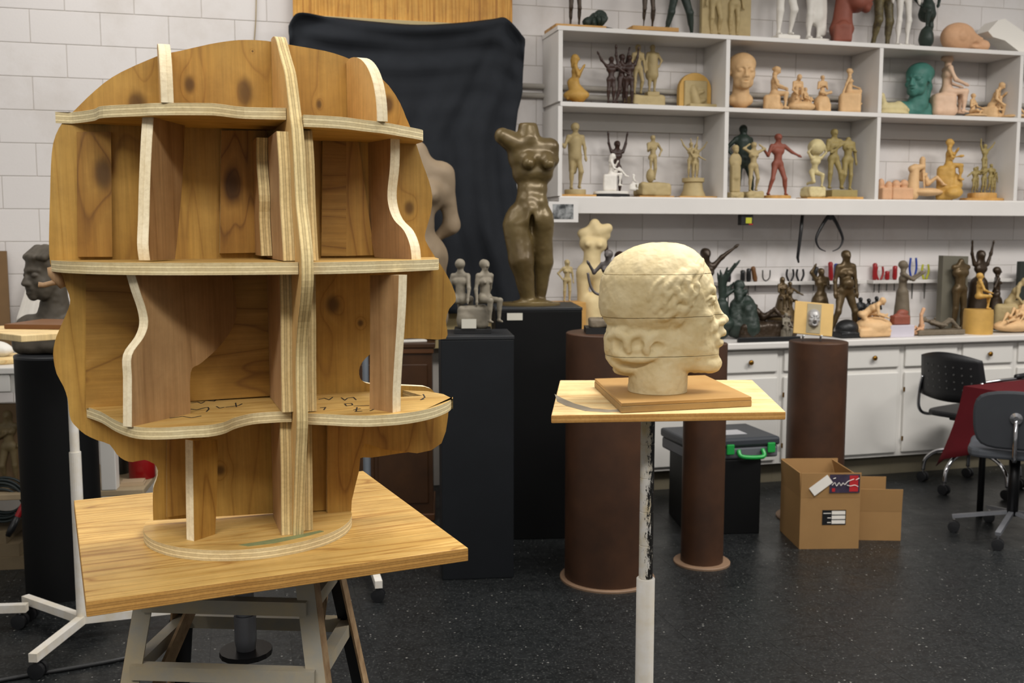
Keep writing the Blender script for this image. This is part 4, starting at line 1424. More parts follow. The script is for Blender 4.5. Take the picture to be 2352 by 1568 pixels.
MB().box(-W_ * .3, W_ * .62, -0.09, -0.03, 0, 0.035).build('ledge', TAN, rt, loc=(0, 0, 0), bev=0.008)

# ------------------------------------------------ upper row, second compartment
hp_, hcut = headform('short', .28)
hp_ = hp_ + [('c', (-.2, .14, -.26), (.2, .14, -.26), .16, .16)]
sculpt('portrait_head', 'large pale terracotta head of a man on thin plank, upper shelf', 1706, z, 120, hp_, TERRA, face=-12, base=[('box', 66, 5, PLANK, 50)], group=G1, cuts=hcut, k=.05, res=80, cat='bust', d=0.16)
seat = lambda w=.16, h=.30: [('b', (0, .04, h / 2), (w * .75, w * .95, h / 2), .07), ('e', (w * .4, -.05, h * .3), (w * .45, w * .7, h * .35)), ('e', (-w * .4, 0, h * .25), (w * .45, w * .8, h * .3))]
sit_ = lambda arms=('knee', 'knee'), legs=SIT, **k: wom(arms=arms, legs=legs, pel=(0, 0, .34), **k) + seat()
sculpt('statuette', 'terracotta woman seated in profile with head bowed beside large male head', 1780, z, 152, sit_(hair='bun', hd=(0, -.4, .9)), TERRA, face=60, group=G1)
sculpt('statuette', 'terracotta crouching pair leaning over crossed hands, second upper compartment', 1838, z, 170, tf(sit_(legs=('hug', 'hug'), hd=(0, -.5, .8), t=(0, -.3, .9)), (-.1, 0, 0)) + tf(sit_(legs=('hug', 'hug')), (.16, .02, -.06), .72, .5) + [('e', (.05, 0, .08), (.34, .2, .12))], TERRA, face=0, group=G1)
sculpt('statuette', 'terracotta man with folded arms seated facing front on round rock', 1890, z, 172, man(arms=('fold', 'fold'), legs=('cross', 'cross'), pel=(0, 0, .52)) + [('e', (0, 0, .22), (.22, .2, .26)), ('b', (0, 0, .12), (.19, .17, .14), .05)], TERRA, group=G1)
sculpt('statuette', 'terracotta nude woman seated on rock looking right, second upper compartment', 1952, z, 157, wom(arms=('prop', 'knee'), legs=SIT, pel=(0, 0, .48)) + [('b', (0, -.02, .20), (.20, .22, .22), .07)], TERRA, face=62, group=G1)

# ------------------------------------------------ upper row, third compartment
sculpt('statuette', 'cream clay bird lying down like a shell beside teal bust', 2052, z, 214, [('e', (0, 0, .3), (.75, .35, .28)), ('c', (-.5, 0, .45), (-.66, -.05, .85), .16, .14), ('c', (-.66, -.05, .85), (-.85, -.08, .84), .09, .04), ('c', (.3, 0, .4), (.8, .05, .25), .25, .12), ('e', (0, -.1, .08), (.8, .3, .1))], CREAM, group=G1, k=.1, res=50, d=0.22)
hp_, hcut = headform('pony', .2)
hp_ = tf(hp_, (0, 0, .42), 1.0, R(-62)) + [('c', (-.42, .15, .10), (.42, .15, .10), .20, .20), ('c', (0, .05, .40), (0, .15, .1), .22, .30), ('b', (0, .14, -.02), (.60, .20, .14), .1)]
sculpt('bust', 'teal painted bust of a girl with ponytail looking left', 2112, z, 133, hp_, TEAL, face=0, group=G1, cuts=tf(hcut, (0, 0, .42), 1.0, R(-62)), k=.05, cat='bust', d=0.15, res=96)
sculpt('statuette', 'pale pink nude woman sitting upright on a block, looking right', 2178, z, 122, sit_(hair='bun'), PINK, face=72, group=G1, d=0.17)
sculpt('statuette', 'small terracotta cross legged figure on oval base next to pink woman', 2236, z, 214, man(arms=('fold', 'knee'), legs=('cross', 'cross'), pel=(0, 0, .16)) + [('e', (0, -.08, .02), (.34, .28, .06))], TERRA, face=30, group=G1, d=0.22)
sculpt('statuette', 'terracotta seated thinker hugging one knee near right end of upper shelf', 2282, z, 190, man(arms=('knee', 'pray'), legs=('hug', 'sit'), pel=(0, 0, .30), t=(0, -.35, .9), hd=(0, -.5, .8)) + seat(.17, .26), TERRA, face=40, group=G1, d=0.16)
sculpt('statuette', 'terracotta squatting figure looking down beside shelf divider, upper shelf', 2322, z, 213, wom(arms=('knee', 'knee'), legs=('hug', 'outb'), pel=(0, 0, .14), hd=(0, -.3, .9)) + [('e', (0, -.1, .02), (.3, .3, .06))], TERRA, face=50, group=G1, d=0.22)
sculpt('statuette', 'red terracotta figure cut by picture edge, upper shelf', 2372, z, 205, sit_(), REDT, face=-40, group=G1)

# ------------------------------------------------ lower row, first compartment
z = Z_BOT
sculpt('statuette', 'tall tan clay man in shirt with one arm folded, on round base', 1322, z, 280, man(arms=('bend', 'down'), legs=('stand', 'contra'), hair='cap') + [('c', (0, 0, .50), (0, 0, .74), .085, .09), ('c', (0, .05, .72), (-.02, .05, .30), .10, .06)], TAN, group=G1, base=[('box', 96, 5, PLANK, 60), ('disc', 50, 12, TAN)], d=0.20)
sculpt('statuette', 'thin chocolate brown figure with both arms raised high behind white plaster pair', 1418, z, 300, man(arms=('up', 'up'), fat=.85), BRZ3, group=G1, d=0.09, base=[('disc', 30, 5, BRZ3)])
sculpt('plaster_group', 'white plaster seated mother reading with small child at her feet', 1405, z, 352, wom(arms=('knee', 'pray'), legs=('sit', 'outb'), pel=(0, 0, .40), hair='long', hd=(0, -.3, .9)) + [('b', (0, .03, .18), (.17, .16, .20), .05)] + tf(sit_(), (.02, -.52, 0), .48), PLAST, face=68, group=G1, base=[('disc', 88, 7, BLACKP, 60), ('disc', 84, 6, PLAST, 56)], cat='sculpture', d=0.25)
sculpt('statuette', 'tan clay man with hand on hip and one foot on rock, broad rocky base', 1500, z, 310, man(arms=('fwd', 'hip'), legs=('stepup', 'stand')) + [('e', (-.11, -.14, .10), (.09, .12, .15))], TAN, group=G1, base=[('box', 84, 4, PLANK, 56), ('rock', 80, 30, TAN, 60)], d=0.17)
sculpt('sculpture_group', 'tan clay cluster of figures reaching up with many arms, on flared pedestal', 1594, z, 312, tf(man(arms=('wide', 'up')), (-.08, 0, 0)) + tf(man(arms=('up', 'wide')), (.09, .04, 0), .96) + tf(wom(arms=('upin', 'out')), (0, -.10, 0), .80), TAN, group=G1, base=[('box', 92, 4, PLANK, 60), ('drum', 58, 42, TAN)], cat='sculpture', d=0.17)

# ------------------------------------------------ lower row, second compartment
hp_, hcut = headform('short', .5)
sculpt('statuette', 'small tan head on shield shaped torso column, left in second lower compartment', 1690, z, 330, tf(hp_, (0, 0, 3.35), .75) + [('e', (0, 0, 2.65), (.62, .28, .75)), ('b', (0, 0, 1.0), (.45, .3, 1.2), .12), ('c', (0, 0, 2.3), (0, 0, 1.2), .42, .45)], TAN, group=G1, base=[('rock', 36, 14, TAN, 34)], cuts=tf(hcut, (0, 0, 3.35), .75), k=.1, d=0.24)
sculpt('statuette', 'tall dark bronze man in jacket standing behind two small tan pieces', 1708, z, 285, man(arms=('hip', 'down'), legs=('stand', 'stride')) + [('c', (0, 0, .5), (0, 0, .75), .095, .11)], GRN, group=G1, base=[('disc', 34, 4, GRN)], d=0.11)
sculpt('statuette', 'tan clay nude woman lifting arms to her head, on low mound', 1732, z, 325, wom(arms=('head', 'head'), legs=('stand', 'contra')), TAN, group=G1, base=[('rock', 42, 16, TAN, 40)], d=0.24)
sculpt('statuette', 'red terracotta boy striding with arms held out, on wooden base', 1788, z, 305, man(arms=('bend', 'out'), legs=('stride', 'stride')), REDT, group=G1, base=[('disc', 66, 8, PLANK, 56)], d=0.20)
sculpt('statuette', 'cream clay figure bent under a big globe it carries on its shoulders', 1872, z, 318, man(arms=('upin', 'upin'), legs=('kneel', 'stepup'), pel=(0, 0, .46), t=(0, -.25, .95), head=False) + [('e', (0, -.06, .93), (.17, .17, .17))], CREAM, group=G1, base=[('box', 60, 4, PLANK, 50), ('rock', 46, 24, CREAM, 44)], d=0.20)
sculpt('sculpture_group', 'olive clay standing couple leaning together, on stepped block base', 1932, z, 295, tf(man(arms=('fold', 'out'), legs=('stand', 'stride')), (-.12, 0, 0)) + tf(wom(arms=('out', 'down'), legs=('contra', 'stand'), head=False), (.13, -.02, -.02), .98), OLIVE, group=G1, base=[('box', 92, 6, PLANK, 56), ('box', 66, 16, OLIVE, 48)], cat='sculpture', d=0.18)

# ------------------------------------------------ lower row, third compartment
sculpt('clay_sketch', 'small peach clay huddle of lumps at left of third lower compartment', 2036, z, 410, [('b', (0, 0, .35), (.55, .5, .35), .1), ('e', (-.35, 0, .9), (.2, .2, .35)), ('e', (.1, -.1, .85), (.2, .2, .25)), ('e', (.4, .1, .8), (.2, .2, .25))], PEACH, group=G1, k=.12, res=40, d=0.20, cat='sculpture')
sculpt('clay_sketch', 'small peach clay block with two bowed heads in lower shelf', 2066, z, 412, [('b', (0, 0, .32), (.62, .4, .32), .1), ('e', (-.2, 0, .8), (.22, .2, .24)), ('e', (.28, 0, .85), (.22, .2, .22))], PEACH, group=G1, k=.12, res=40, d=0.22, cat='sculpture')
sculpt('sculpture_group', 'peach clay reclining nude with standing child by a hollow tree stump', 2124, z, 358, tf(wom(arms=('prop', 'down'), legs=('outb', 'outb'), t=(0, .45, .9), pel=(0, 0, .28)), (.12, 0, 0), 1.0, R(60)) + [('c', (-.28, .05, .0), (-.22, .05, .62), .16, .10), ('c', (-.30, .05, .6), (-.05, 0, .66), .09, .07), ('e', (.1, 0, .05), (.42, .25, .1)), ('e', (.02, .1, .82), (.07, .07, .09)), ('c', (.02, .1, .75), (.02, .12, .4), .07, .09)], TERRA, group=G1, cat='sculpture', d=0.18)
sculpt('statuette', 'tall ochre clay woman seated high on craggy rock holding a bowl', 2182, z, 320, wom(arms=('fwd', 'pray'), legs=('sit', 'sit'), pel=(0, 0, .62)) + [('b', (0, .04, .28), (.14, .16, .32), .08), ('e', (.06, -.12, .26), (.15, .12, .2)), ('e', (-.05, -.1, .1), (.18, .16, .12))], OCHRE, face=48, group=G1, d=0.18, lump=.01)
grp = []
for (x, zz, s, a) in ((0, .42, .75, ('up', 'wide')), (-.28, .0, .62, ('out', 'reach')), (-.15, .05, .6, ('fold', 'out')), (.16, .05, .66, ('out', 'fold')), (.32, .0, .6, ('reach', 'down')), (.02, .0, .7, ('out', 'out'))):
    grp += tf(man(arms=a, legs=('contra', 'stand')), (x, random.uniform(-.08, .08), zz), s)
sculpt('sculpture_group', 'olive clay pyramid of many dancing figures on wide wooden plinth', 2262, z, 318, grp, OLIVE, group=G1, base=[('disc', 112, 7, PLANK, 60), ('disc', 70, 12, PLANK, 50)], cat='sculpture', d=0.18, res=110)
sculpt('statuette', 'peach clay bust with arms cut by picture edge, lower shelf', 2374, z, 372, sit_(), PEACH, face=-30, group=G1, d=0.18)

# ------------------------------------------------ on top of the shelf unit
z = Z_TOP
sculpt('statuette', 'slim dark bronze figure at left end on top of shelf, only legs in view', 1322, z, -150, man(arms=('up', 'out'), fat=.7, legs=('stand', 'stand')), BRZ, group=G2, base=[('box', 120, 7, PLANK, 90)], d=0.17)
sculpt('statuette', 'slim dark figure on wide pale plank on top of shelf', 1492, z, -150, man(arms=('out', 'up'), fat=.7), BRZ, group=G2, base=[('box', 112, 9, PLANK, 90)], d=0.21)
sculpt('statuette', 'dark green standing figure in trousers, legs only in view on top of shelf', 1562, z, -130, man(arms=('hip', 'down'), legs=('stride', 'stride')), GRN, group=G2, base=[('disc', 46, 4, GRN)], d=0.10)
# iron flower
p_ = on_wall(1390, 48, 0.16)
fr_ = empty('iron_flower', (p_.x, p_.y, Z_TOP), WA)
tag(fr_, 'dark green metal rose lying on top of the shelf unit', 'flower')
m_ = px2m(p_)
hz_ = 40 * m_
for k in range(11):
    a = k * 2.4
    r = (8 + 1.9 * k) * m_
    c_ = (-22 * m_ + r * .55 * math.cos(a), r * .35 * math.sin(a), 30 * m_ + r * .50 * math.sin(a + .8))
    form_obj('petal', [('e', (0, 0, 0), (19 * m_, 6 * m_, 13 * m_))], GRN, 2.2 * m_, 2 * m_, fr_, c_, a)
MB().tube([(0, 0, 14 * m_), (20 * m_, -.01, 10 * m_), (50 * m_, 0, 3 * m_), (64 * m_, 0.0, 2.5 * m_)], 2.4 * m_, 8).build('stem', GRN, fr_, loc=(0, 0, 0), smooth=True)
for sx in (1, -1):
    MB().prism([(0, 0), (14, 4), (30, 0), (14, -5)], -.6, .6).build('leaf', GRN, fr_, M=Matrix.Translation((18 * m_, sx * .02, 6 * m_)) @ Matrix.Rotation(R(40 * sx), 4, 'X') @ Matrix.Diagonal((m_, m_, m_, 1)))
# relief panel
p_ = on_wall(1668, 55, 0.13)
m_ = px2m(p_)
rt = empty('clay_relief', (p_.x, p_.y, Z_TOP), WA)
tag(rt, 'large tan clay relief panel of standing figures leaning on top of shelf', 'relief')
MB().box(-62 * m_, 90 * m_, -.07, .07, 0, 9 * m_).build('base', PLANK, rt, loc=(0, 0, 0), bev=.004)
MB().box(-62 * m_, 62 * m_, -.005, .035, 9 * m_, 170 * m_).build('slab', TAN, rt, loc=(0, 0, 0), bev=.006)
form_obj('relief_figures', tf(tf(man(arms=('down', 'fold'), legs=('stand', 'contra')), (-.2, 0, 0)) + tf(wom(arms=('fold', 'down')), (.12, 0, 0), .97), (0, -0.01, 0), 150 * m_), TAN, 2.0 * m_, 3 * m_, rt, (0, 0, 9 * m_), lump=1.0 * m_, lfreq=.1 / m_)
sculpt('plaster_figure', 'white plaster bare legged figure on mound, first of three on top of shelf', 1808, z, -140, wom(legs=('stand', 'contra'), arms=('down', 'fold')), PLAST, group=G2, base=[('rock', 62, 16, PLAST, 50)], d=0.17, cat='sculpture')
sculpt('plaster_figure', 'white plaster robed figure with hanging drapery beside red bust', 1876, z, -130, man(legs=('stand', 'stand'), arms=('down', 'fold')) + [('c', (.03, .03, .75), (.04, .04, .25), .10, .09), ('c', (.10, .0, .45), (.11, 0, .08), .04, .03)], PLAST, group=G2, base=[('rock', 60, 12, PLAST, 50)], d=0.16, cat='sculpture')
hp_, hcut = headform('wavy', .3, .165)
bustp = tf(hp_, (0, 0, .44), 1.0) + [('c', (-.30, .13, .14), (.30, .13, .14), .12, .12), ('b', (0, .13, .0), (.42, .17, .18), .05), ('c', (0, .12, .34), (0, .13, .16), .17, .24)]
sculpt('bust', 'large red terracotta bust in profile facing right on top of shelf', 1955, z, -112, bustp, REDT, face=62, group=G2, cuts=tf(hcut, (0, 0, .44), 1.0), k=.035, cat='bust', d=0.20, res=96)
sculpt('statuette', 'mottled olive slender torso on top of shelf beside red bust', 2034, z, -110, wom(arms=('none', 'none'), legs=('contra', 'stand'), head=False), paint('mottled_olive', (120, 108, 70), .5, .3, 30, rgb2=(66, 56, 40)), group=G2, d=0.13, res=90)
sculpt('plaster_figure', 'very slim white plaster figure on flat base left of green figure', 2082, z, -120, man(fat=.75, arms=('down', 'down')), PLAST, group=G2, base=[('rock', 44, 8, PLAST, 40)], d=0.18, cat='sculpture')
sculpt('statuette', 'dark green man with hands on hips and foot on a rock', 2134, z, -62, man(arms=('hip', 'hip'), legs=('stepup', 'stand')) + [('e', (-.11, -.14, .08), (.09, .12, .15)), ('c', (0, 0, .52), (0, 0, .44), .1, .12)], GRN, group=G2, d=0.16)
sculpt('lying_portrait', 'terracotta head lying on its side on top of shelf', 2202, z, 50, [('e', (0, 0, .45), (.62, .42, .48)), ('c', (.45, -.05, .35), (.85, -.02, .20), .26, .20), ('e', (.95, -.05, .2), (.2, .25, .2)), ('e', (-.1, -.38, .45), (.12, .06, .14)), ('c', (.35, -.25, .5), (.75, -.2, .4), .06, .05)], PEACH, group=G2, k=.1, res=50, d=0.19, cat='sculpture', cuts=[('e', (.55, -.35, .2), (.2, .16, .09))])
# leaning plaster slab
p_ = on_wall(2300, 100, 0.17)
m_ = px2m(p_)
o_ = MB().prism([(-56, 46), (-30, 72), (-12, 76), (60, 40), (90, 10), (90, 0), (40, 0), (-10, 28), (-42, 34)], -22, 22).build('plaster_slab', PLAST, None, M=Matrix.Translation((p_.x, p_.y, Z_TOP + 0.002)) @ Matrix.Rotation(WA, 4, 'Z') @ basis((0, 0, 0), (1, 0, 0), (0, 0, 1)) @ Matrix.Diagonal((m_, m_, m_, 1)), bev=.01)
tag(o_, 'angular white plaster slab leaning at right end on top of shelf', 'plaster slab', G2)

# ================================================================== on and above the worktop
z = Z_CT
REC = lambda **k: wom(arms=('prop', 'down'), legs=('outb', 'out'), t=(0, .75, .65), pel=(0, 0, .12), **k)
# small group left of the clay head
o_ = on_wall(1302, 690, 0.40)
m_ = px2m(o_)
pb = MB().box(-35 * m_, 35 * m_, -.09, .09, 0, 100 * m_).build('plywood_block', PLANK, None, loc=(o_.x, o_.y, Z_CT), rz=WA, bev=.002)
tag(pb, 'plywood box under small tan woman, behind black pedestal', 'box')
sculpt('statuette', 'small tan clay woman with hand on hip standing on plywood box', 1303, Z_CT + 100 * m_, 595, wom(arms=('hip', 'down'), hair='long'), TAN, d=0.40, group=G3)
sculpt('torso', 'tall cream clay female torso without head left of the clay head', 1358, z, 500, wom(arms=('none', 'none'), legs=('stand', 'stand'), head=False, t=(.08, .05, 1)) + [('c', (.06, .01, .80), (.12, .0, .83), .05, .035), ('c', (0, 0, .3), (0, 0, .08), .075, .07)], paint('cream_plaster', (222, 200, 150), .6, .1, 20, .15, 80), d=0.33, face=-15, group=G3, cat='sculpture')
sculpt('statuette', 'dark bronze dancer with one arm up, mostly hidden behind the clay head', 1424, z, 538, wom(arms=('up', 'out'), legs=('stand', 'stride')), BRZ3, d=0.25, group=G3)
sculpt('statuette', 'dark bronze dancer reaching up to the right behind the clay face', 1622, z, 556, wom(arms=('hip', ((.09, -.02, .10), (.25, -.04, .22))), legs=('stand', 'stride'), hair='bun'), BRZ, d=0.22, group=G3, base=[('disc', 44, 6, BRZ)])
leafy = []
for i in range(9):
    a = i * .7
    leafy.append(('c', (0, 0, .45 + .03 * i), (.16 * math.cos(a) + .10, .12 * math.sin(a), .62 + .045 * i), .045, .016))
sculpt('bronze_plant', 'dark green bronze leaf cluster beside the clay nose', 1660, z, 590, leafy + [('c', (0, 0, 0), (0, 0, .35), .12, .1), ('e', (0, 0, .1), (.2, .2, .12))], GRN, d=0.32, group=G3, cat='sculpture', res=60)
sculpt('statuette', 'dark green robed mother seated with child on her lap, right of clay nose', 1698, z, 645, wom(arms=('pray', 'knee'), legs=SIT, pel=(0, 0, .42), hair='long') + [('c', (0, .02, .42), (0, .02, .1), .15, .26), ('c', (0, -.2, .40), (0, -.24, .05), .13, .18), ('e', (.06, -.16, .55), (.06, .06, .07)), ('c', (.06, -.15, .5), (.04, -.12, .38), .06, .07)], GRN, face=35, d=0.33, group=G3, k=.07, lump=.012)
sculpt('sculpture_group', 'dark bronze reclining woman on long rocky base', 1752, z, 683, tf(REC(), (0, 0, .22), 1.0, R(62)) + [('b', (.05, 0, .11), (.52, .22, .14), .08), ('e', (-.3, 0, .22), (.2, .18, .14))], BRZ, d=0.36, group=G3, cat='sculpture', lump=.01, res=70)
sculpt('statuette', 'brown bronze woman seated high on slope with companion behind plaque', 1802, z, 635, tf(wom(arms=('knee', 'down'), legs=SIT, pel=(0, 0, .62), hair='long'), (-.05, 0, 0)) + tf(wom(arms=('fold', 'out'), legs=SIT, pel=(0, 0, .62)), (.2, .08, -.03), .92) + [('c', (.05, .05, 0), (.02, .05, .52), .32, .16), ('e', (-.2, -.05, .12), (.3, .25, .16))], BRZ2, d=0.24, group=G3, cat='sculpture')
sculpt('clay_sketch', 'small grey clay seated lump in front of reclining bronze', 1806, z, 718, sit_(), GRYC, d=0.46, group=G3, cat='sculpture', res=50)
sculpt('statuette', 'brown bronze bent figure with clenched fist left of the standing bronze woman', 1888, z, 603, man(arms=('upin', 'fold'), legs=('stand', 'stride'), fat=1.15, hd=(-.2, -.2, .9)) + [('c', (0, .05, .02), (0, .03, .4), .18, .14)], BRZ2, d=0.20, group=G3)
sculpt('statuette', 'tall dark bronze pregnant nude woman standing with long legs apart', 1944, z, 572, wom(arms=('down', 'down'), legs=('stride', 'stride'), fat=1.05) + [('e', (0, -.05, .60), (.075, .07, .07))], BRZ2, d=0.33, group=G3, base=[('disc', 60, 5, BRZ)])
for i, (x, t_, nm) in enumerate(((1977, 681, 'first'), (1996, 684, 'middle'), (2014, 679, 'last'))):
    sculpt('figurine', nm + ' from the left of three little black figurines in a row', x, z, t_, man(arms=('fold', 'fold'), fat=1.15), BLACKP, d=0.20, group='three little black figurines', base=[('disc', 15, 3, BLACKP)], cat='figurine', res=50)
sculpt('statuette', 'pale terracotta nude leaning over rounded rock, right of the brown cylinder', 1996, z, 682, tf(wom(arms=('reach', 'reach'), legs=('kneel', 'out'), t=(0, -.8, .6), pel=(0, 0, .36)), (-.1, 0, 0), 1.0, R(70)) + [('e', (.12, 0, .14), (.34, .26, .18)), ('b', (.1, 0, .05), (.4, .24, .08), .05)], TERRA, d=0.44, group=G3)
sculpt('statuette', 'grey brown clay musician standing with arms stretched to the right', 2076, z, 598, wom(arms=('reach', 'reach'), legs=('stand', 'stand'), hair='cap') + [('c', (0, 0, .5), (0, 0, .04), .09, .13)], GRYB, face=62, d=0.26, group=G3, base=[('box', 50, 5, BLACKP, 44)])
wb_ = on_wall(2060, 770, 0.47)
m_ = px2m(wb_)
tb = MB().box(-31 * m_, 31 * m_, -.06, .06, 0, 27 * m_).build('white_box', paint('white_card', (206, 200, 210), .5, .05), None, loc=(wb_.x, wb_.y, Z_CT), rz=WA, bev=.003)
tag(tb, 'low white box on the worktop carrying a terracotta fragment', 'box')
sculpt('clay_fragment', 'angular terracotta fragment lying on low white box', 2068, Z_CT + 27 * m_, 710, [('b', (0, 0, .3), (.6, .3, .3), .1), ('e', (.15, 0, .7), (.4, .25, .3)), ('c', (-.3, 0, .5), (.5, 0, .8), .2, .1)], REDT, d=0.47, group=G3, cat='sculpture', res=40, k=.1)
sculpt('statuette', 'terracotta figure lying with bent legs in the air beside white box', 2114, z, 706, tf(REC(), (0, 0, .1), .9, R(-60)) + [('c', (.1, 0, .1), (.05, 0, .75), .09, .06), ('c', (.05, 0, .75), (.14, 0, .95), .06, .07), ('e', (0, 0, .08), (.4, .2, .1))], PEACH, d=0.45, group=G3, res=60)
sculpt('statuette', 'grey brown clay man lying on his back across the worktop', 2162, z, 728, tf(man(arms=('down', 'fold'), legs=('outb', 'outb'), t=(0, .95, .3), pel=(0, 0, .12)), (0, 0, .05), 1.0, R(70)) + [('b', (-.1, 0, .02), (.62, .2, .06), .03)], GRYB, d=0.44, group=G3, res=60)
p_ = on_wall(2182, 755, 0.16)
m_ = px2m(p_)
sl = empty('stone_relief', (p_.x, p_.y, Z_CT), WA)
tag(sl, 'grey stone slab with armless bronze torso in front, on worktop', 'relief')
MB().prism([(-33, 0), (37, 0), (34, 168), (-33, 170)], -.5, .5).build('slab', paint('grey_slab', (112, 108, 94), .7, .2, 14, .2, 60), sl, M=basis((0, 0.0, 0), (1, 0, 0), (0, 0, 1)) @ Matrix.Diagonal((m_, m_, .05, 1)), bev=.006)
form_obj('torso', tf(man(arms=('none', 'none'), head=False), (0, 0, 0), 150 * m_ / .82), BRZ2, 1.9 * m_, 3.2 * m_, sl, (2 * m_, -.075, 0), 0)
sculpt('statuette', 'black bronze figure throwing both arms straight up, behind ochre woman', 2256, z, 548, man(arms=('up', 'up'), fat=.9, hair='long') + [('c', (0, .02, .5), (0, .02, .05), .12, .17)], BRZ, d=0.18, group=G3, base=[('disc', 40, 5, BLACKP)])
sculpt('statuette', 'ochre clay nude woman sitting in profile on a tree stump', 2252, z, 625, wom(arms=('knee', 'knee'), legs=('cross', 'sit'), pel=(0, 0, .50), hair='cap'), OCHRE, face=66, d=0.45, group=G3, base=[('disc', 64, 56, OCHRE)])
sculpt('statuette', 'thin black bronze standing figure right of raised arm bronze', 2292, z, 612, wom(arms=('back', 'down'), fat=.9, hair='cap') + [('c', (0, 0, .4), (0, 0, .05), .1, .16)], BRZ, d=0.22, face=60, group=G3)
sculpt('statuette', 'tan clay figure bending forward near right picture edge', 2322, z, 637, man(arms=('knee', 'knee'), legs=SIT, pel=(0, 0, .46), t=(0, -.45, .9), hd=(0, -.7, .6)) + seat(.2, .42), TAN, face=50, d=0.30, group=G3)
sculpt('statuette', 'pale tan reclining couple at right end of worktop', 2326, z, 690, tf(REC(), (.1, 0, .12), 1.0, R(-70)) + tf(REC(), (.3, .1, .25), .9, R(-60)) + [('e', (.1, 0, .1), (.55, .25, .14))], TERRA, d=0.44, group=G3, cat='sculpture', res=60)
p_ = on_wall(2352, 720, 0.14)
o_ = MB().box(-.07, .09, -.02, .02, 0, on_wall(2352, 600, 0.14).z - Z_CT).build('slate_slab', paint('slate', (44, 50, 44), .6, .2), None, loc=(p_.x, p_.y, Z_CT), rz=WA, bev=.004)
tag(o_, 'dark slate slab standing at right picture edge on worktop', 'slab')
o_ = on_wall(1950, 765, 0.44)
sculpt('bronze_helmet', 'low dark bronze rounded lump behind leaning terracotta nude', 1946, z, 734, [('e', (0, 0, .4), (.6, .5, .45)), ('b', (0, 0, .1), (.6, .5, .12), .05)], BLACKP, d=0.45, group=G3, cat='sculpture', res=40, k=.1)
u0_, u1_ = wcoord(on_wall(1668, 770, .4))[0], wcoord(on_wall(1808, 770, .4))[0]
# black display tray under the bronzes
# (stands free of the figures, at the front edge of the worktop)
tr_ = MB().box(u0_, u1_, -.565, -.545, 0.0005, .030).build('display_strip', BLACKP, None, loc=wpt(0, 0.0, Z_CT), rz=WA, bev=.002)
tag(tr_, 'low black board along worktop edge in front of the bronzes', 'board')

# ---- tool rack on the wall with tools stuck through it
TZ = on_wall(1800, 650, 0.05).z
for i, (xa, xb, lb) in enumerate(((1648, 1986, 'long white tool rack ledge on wall behind bronzes'), (2001, 2152, 'short white tool rack ledge on wall behind the musician'), (2226, 2352, 'white tool rack ledge at right picture edge'))):
    ua, ub = wcoord(on_wall(xa, 650, .05))[0], wcoord(on_wall(xb, 650, .05))[0]
    o_ = MB().box(0, ub - ua, -.075, -.0008, -.012, .012).build('tool_rack', WHITE, None, loc=wpt(ua, 0, TZ), rz=WA, bev=.003)
    tag(o_, lb, 'tool rack')
BLKH = paint('black_handle', (26, 26, 28), .4)
BRNH = paint('brown_handle', (120, 80, 42), .5)
REDH = paint('red_handle', (160, 30, 34), .4)
BLUH = paint('blue_handle', (40, 70, 160), .4)
YELH = paint('yellow_tape', (190, 190, 50), .5)
STL = paint('tool_steel', (110, 108, 104), .35, .2, 20, metal=.8)
def tool(px, top, kind, col, label, bot=700, tilt=0):
    p = on_wall(px, top, .04)
    m = px2m(p)
    u = wcoord(p)[0]
    T = empty('hand_tool', wpt(u, .04, TZ + .0125), WA)
    tag(T, label, 'tool', 'hand tools in the wall rack')
    h = p.z - TZ - .0125
    M = Matrix.Rotation(R(tilt), 4, 'Y')
    if kind == 'handle':
        MB().lathe([(4 * m, 0), (5.5 * m, h * .2), (5.0 * m, h * .7), (5.5 * m, h * .92), (3 * m, h)], 10).build('handle', col, T, M=M, smooth=True)
        MB().tube([(0, 0, 0), (0, 0, -.024 - (bot - 655) * m)], 1.4 * m, 6).build('shaft', STL, T, loc=(0, 0, 0))
    elif kind == 'plier':
        for s in (-1, 1):
            MB().tube(smooth_line([(s * 3 * m, 0, 0), (s * 9 * m, 0, h * .5), (s * 7 * m, 0, h)], 4), 2.4 * m, 8).build('handle', col, T, loc=(0, 0, 0), smooth=True)
        MB().tube([(0, 0, 0), (0, 0, -.03 - (bot - 655) * m)], [3 * m, 1.2 * m], 6).build('jaw', STL, T, loc=(0, 0, 0))
    else:
        MB().tube(smooth_line([(-9 * m, 0, h), (-8 * m, 0, h * .3), (0, 0, 2 * m), (9 * m, 0, h * .35), (10 * m, 0, h)], 5), 1.6 * m, 8).build('loop', STL, T, loc=(0, 0, 0), smooth=True)
        MB().tube([(0, 0, 2 * m), (0, 0, -.02)], 1.6 * m, 6).build('shaft', STL, T, loc=(0, 0, 0))
tool(1674, 620, 'handle', BLKH, 'black handled tool nearest the clay head in the wall rack')
tool(1706, 620, 'handle', BLKH, 'second black handled tool in the long wall rack', 690)
tool(1720, 616, 'handle', BLKH, 'black handled tool touching the brown handle in wall rack', 690)
tool(1736, 611, 'handle', BRNH, 'thick brown wooden handled tool leaning in wall rack', 668, -12)
tool(1760, 620, 'loop', STL, 'U shaped wire loop tool in the wall rack')
tool(1815, 618, 'plier', BLKH, 'black pliers left of a pair in wall rack', 675)
tool(1838, 618, 'plier', BLKH, 'black pliers right of a pair in wall rack', 675)
tool(1870, 612, 'handle', BLKH, 'curved black handled tool before the bent bronze', 670, 12)
tool(1910, 601, 'handle', REDH, 'red handled tool left of tall bronze woman', 668, -4)
tool(1921, 605, 'handle', BLUH, 'blue handled tool beside the red one at tall bronze woman', 668)
tool(2010, 604, 'handle', REDH, 'tall red handled tool in the short wall rack', 675)
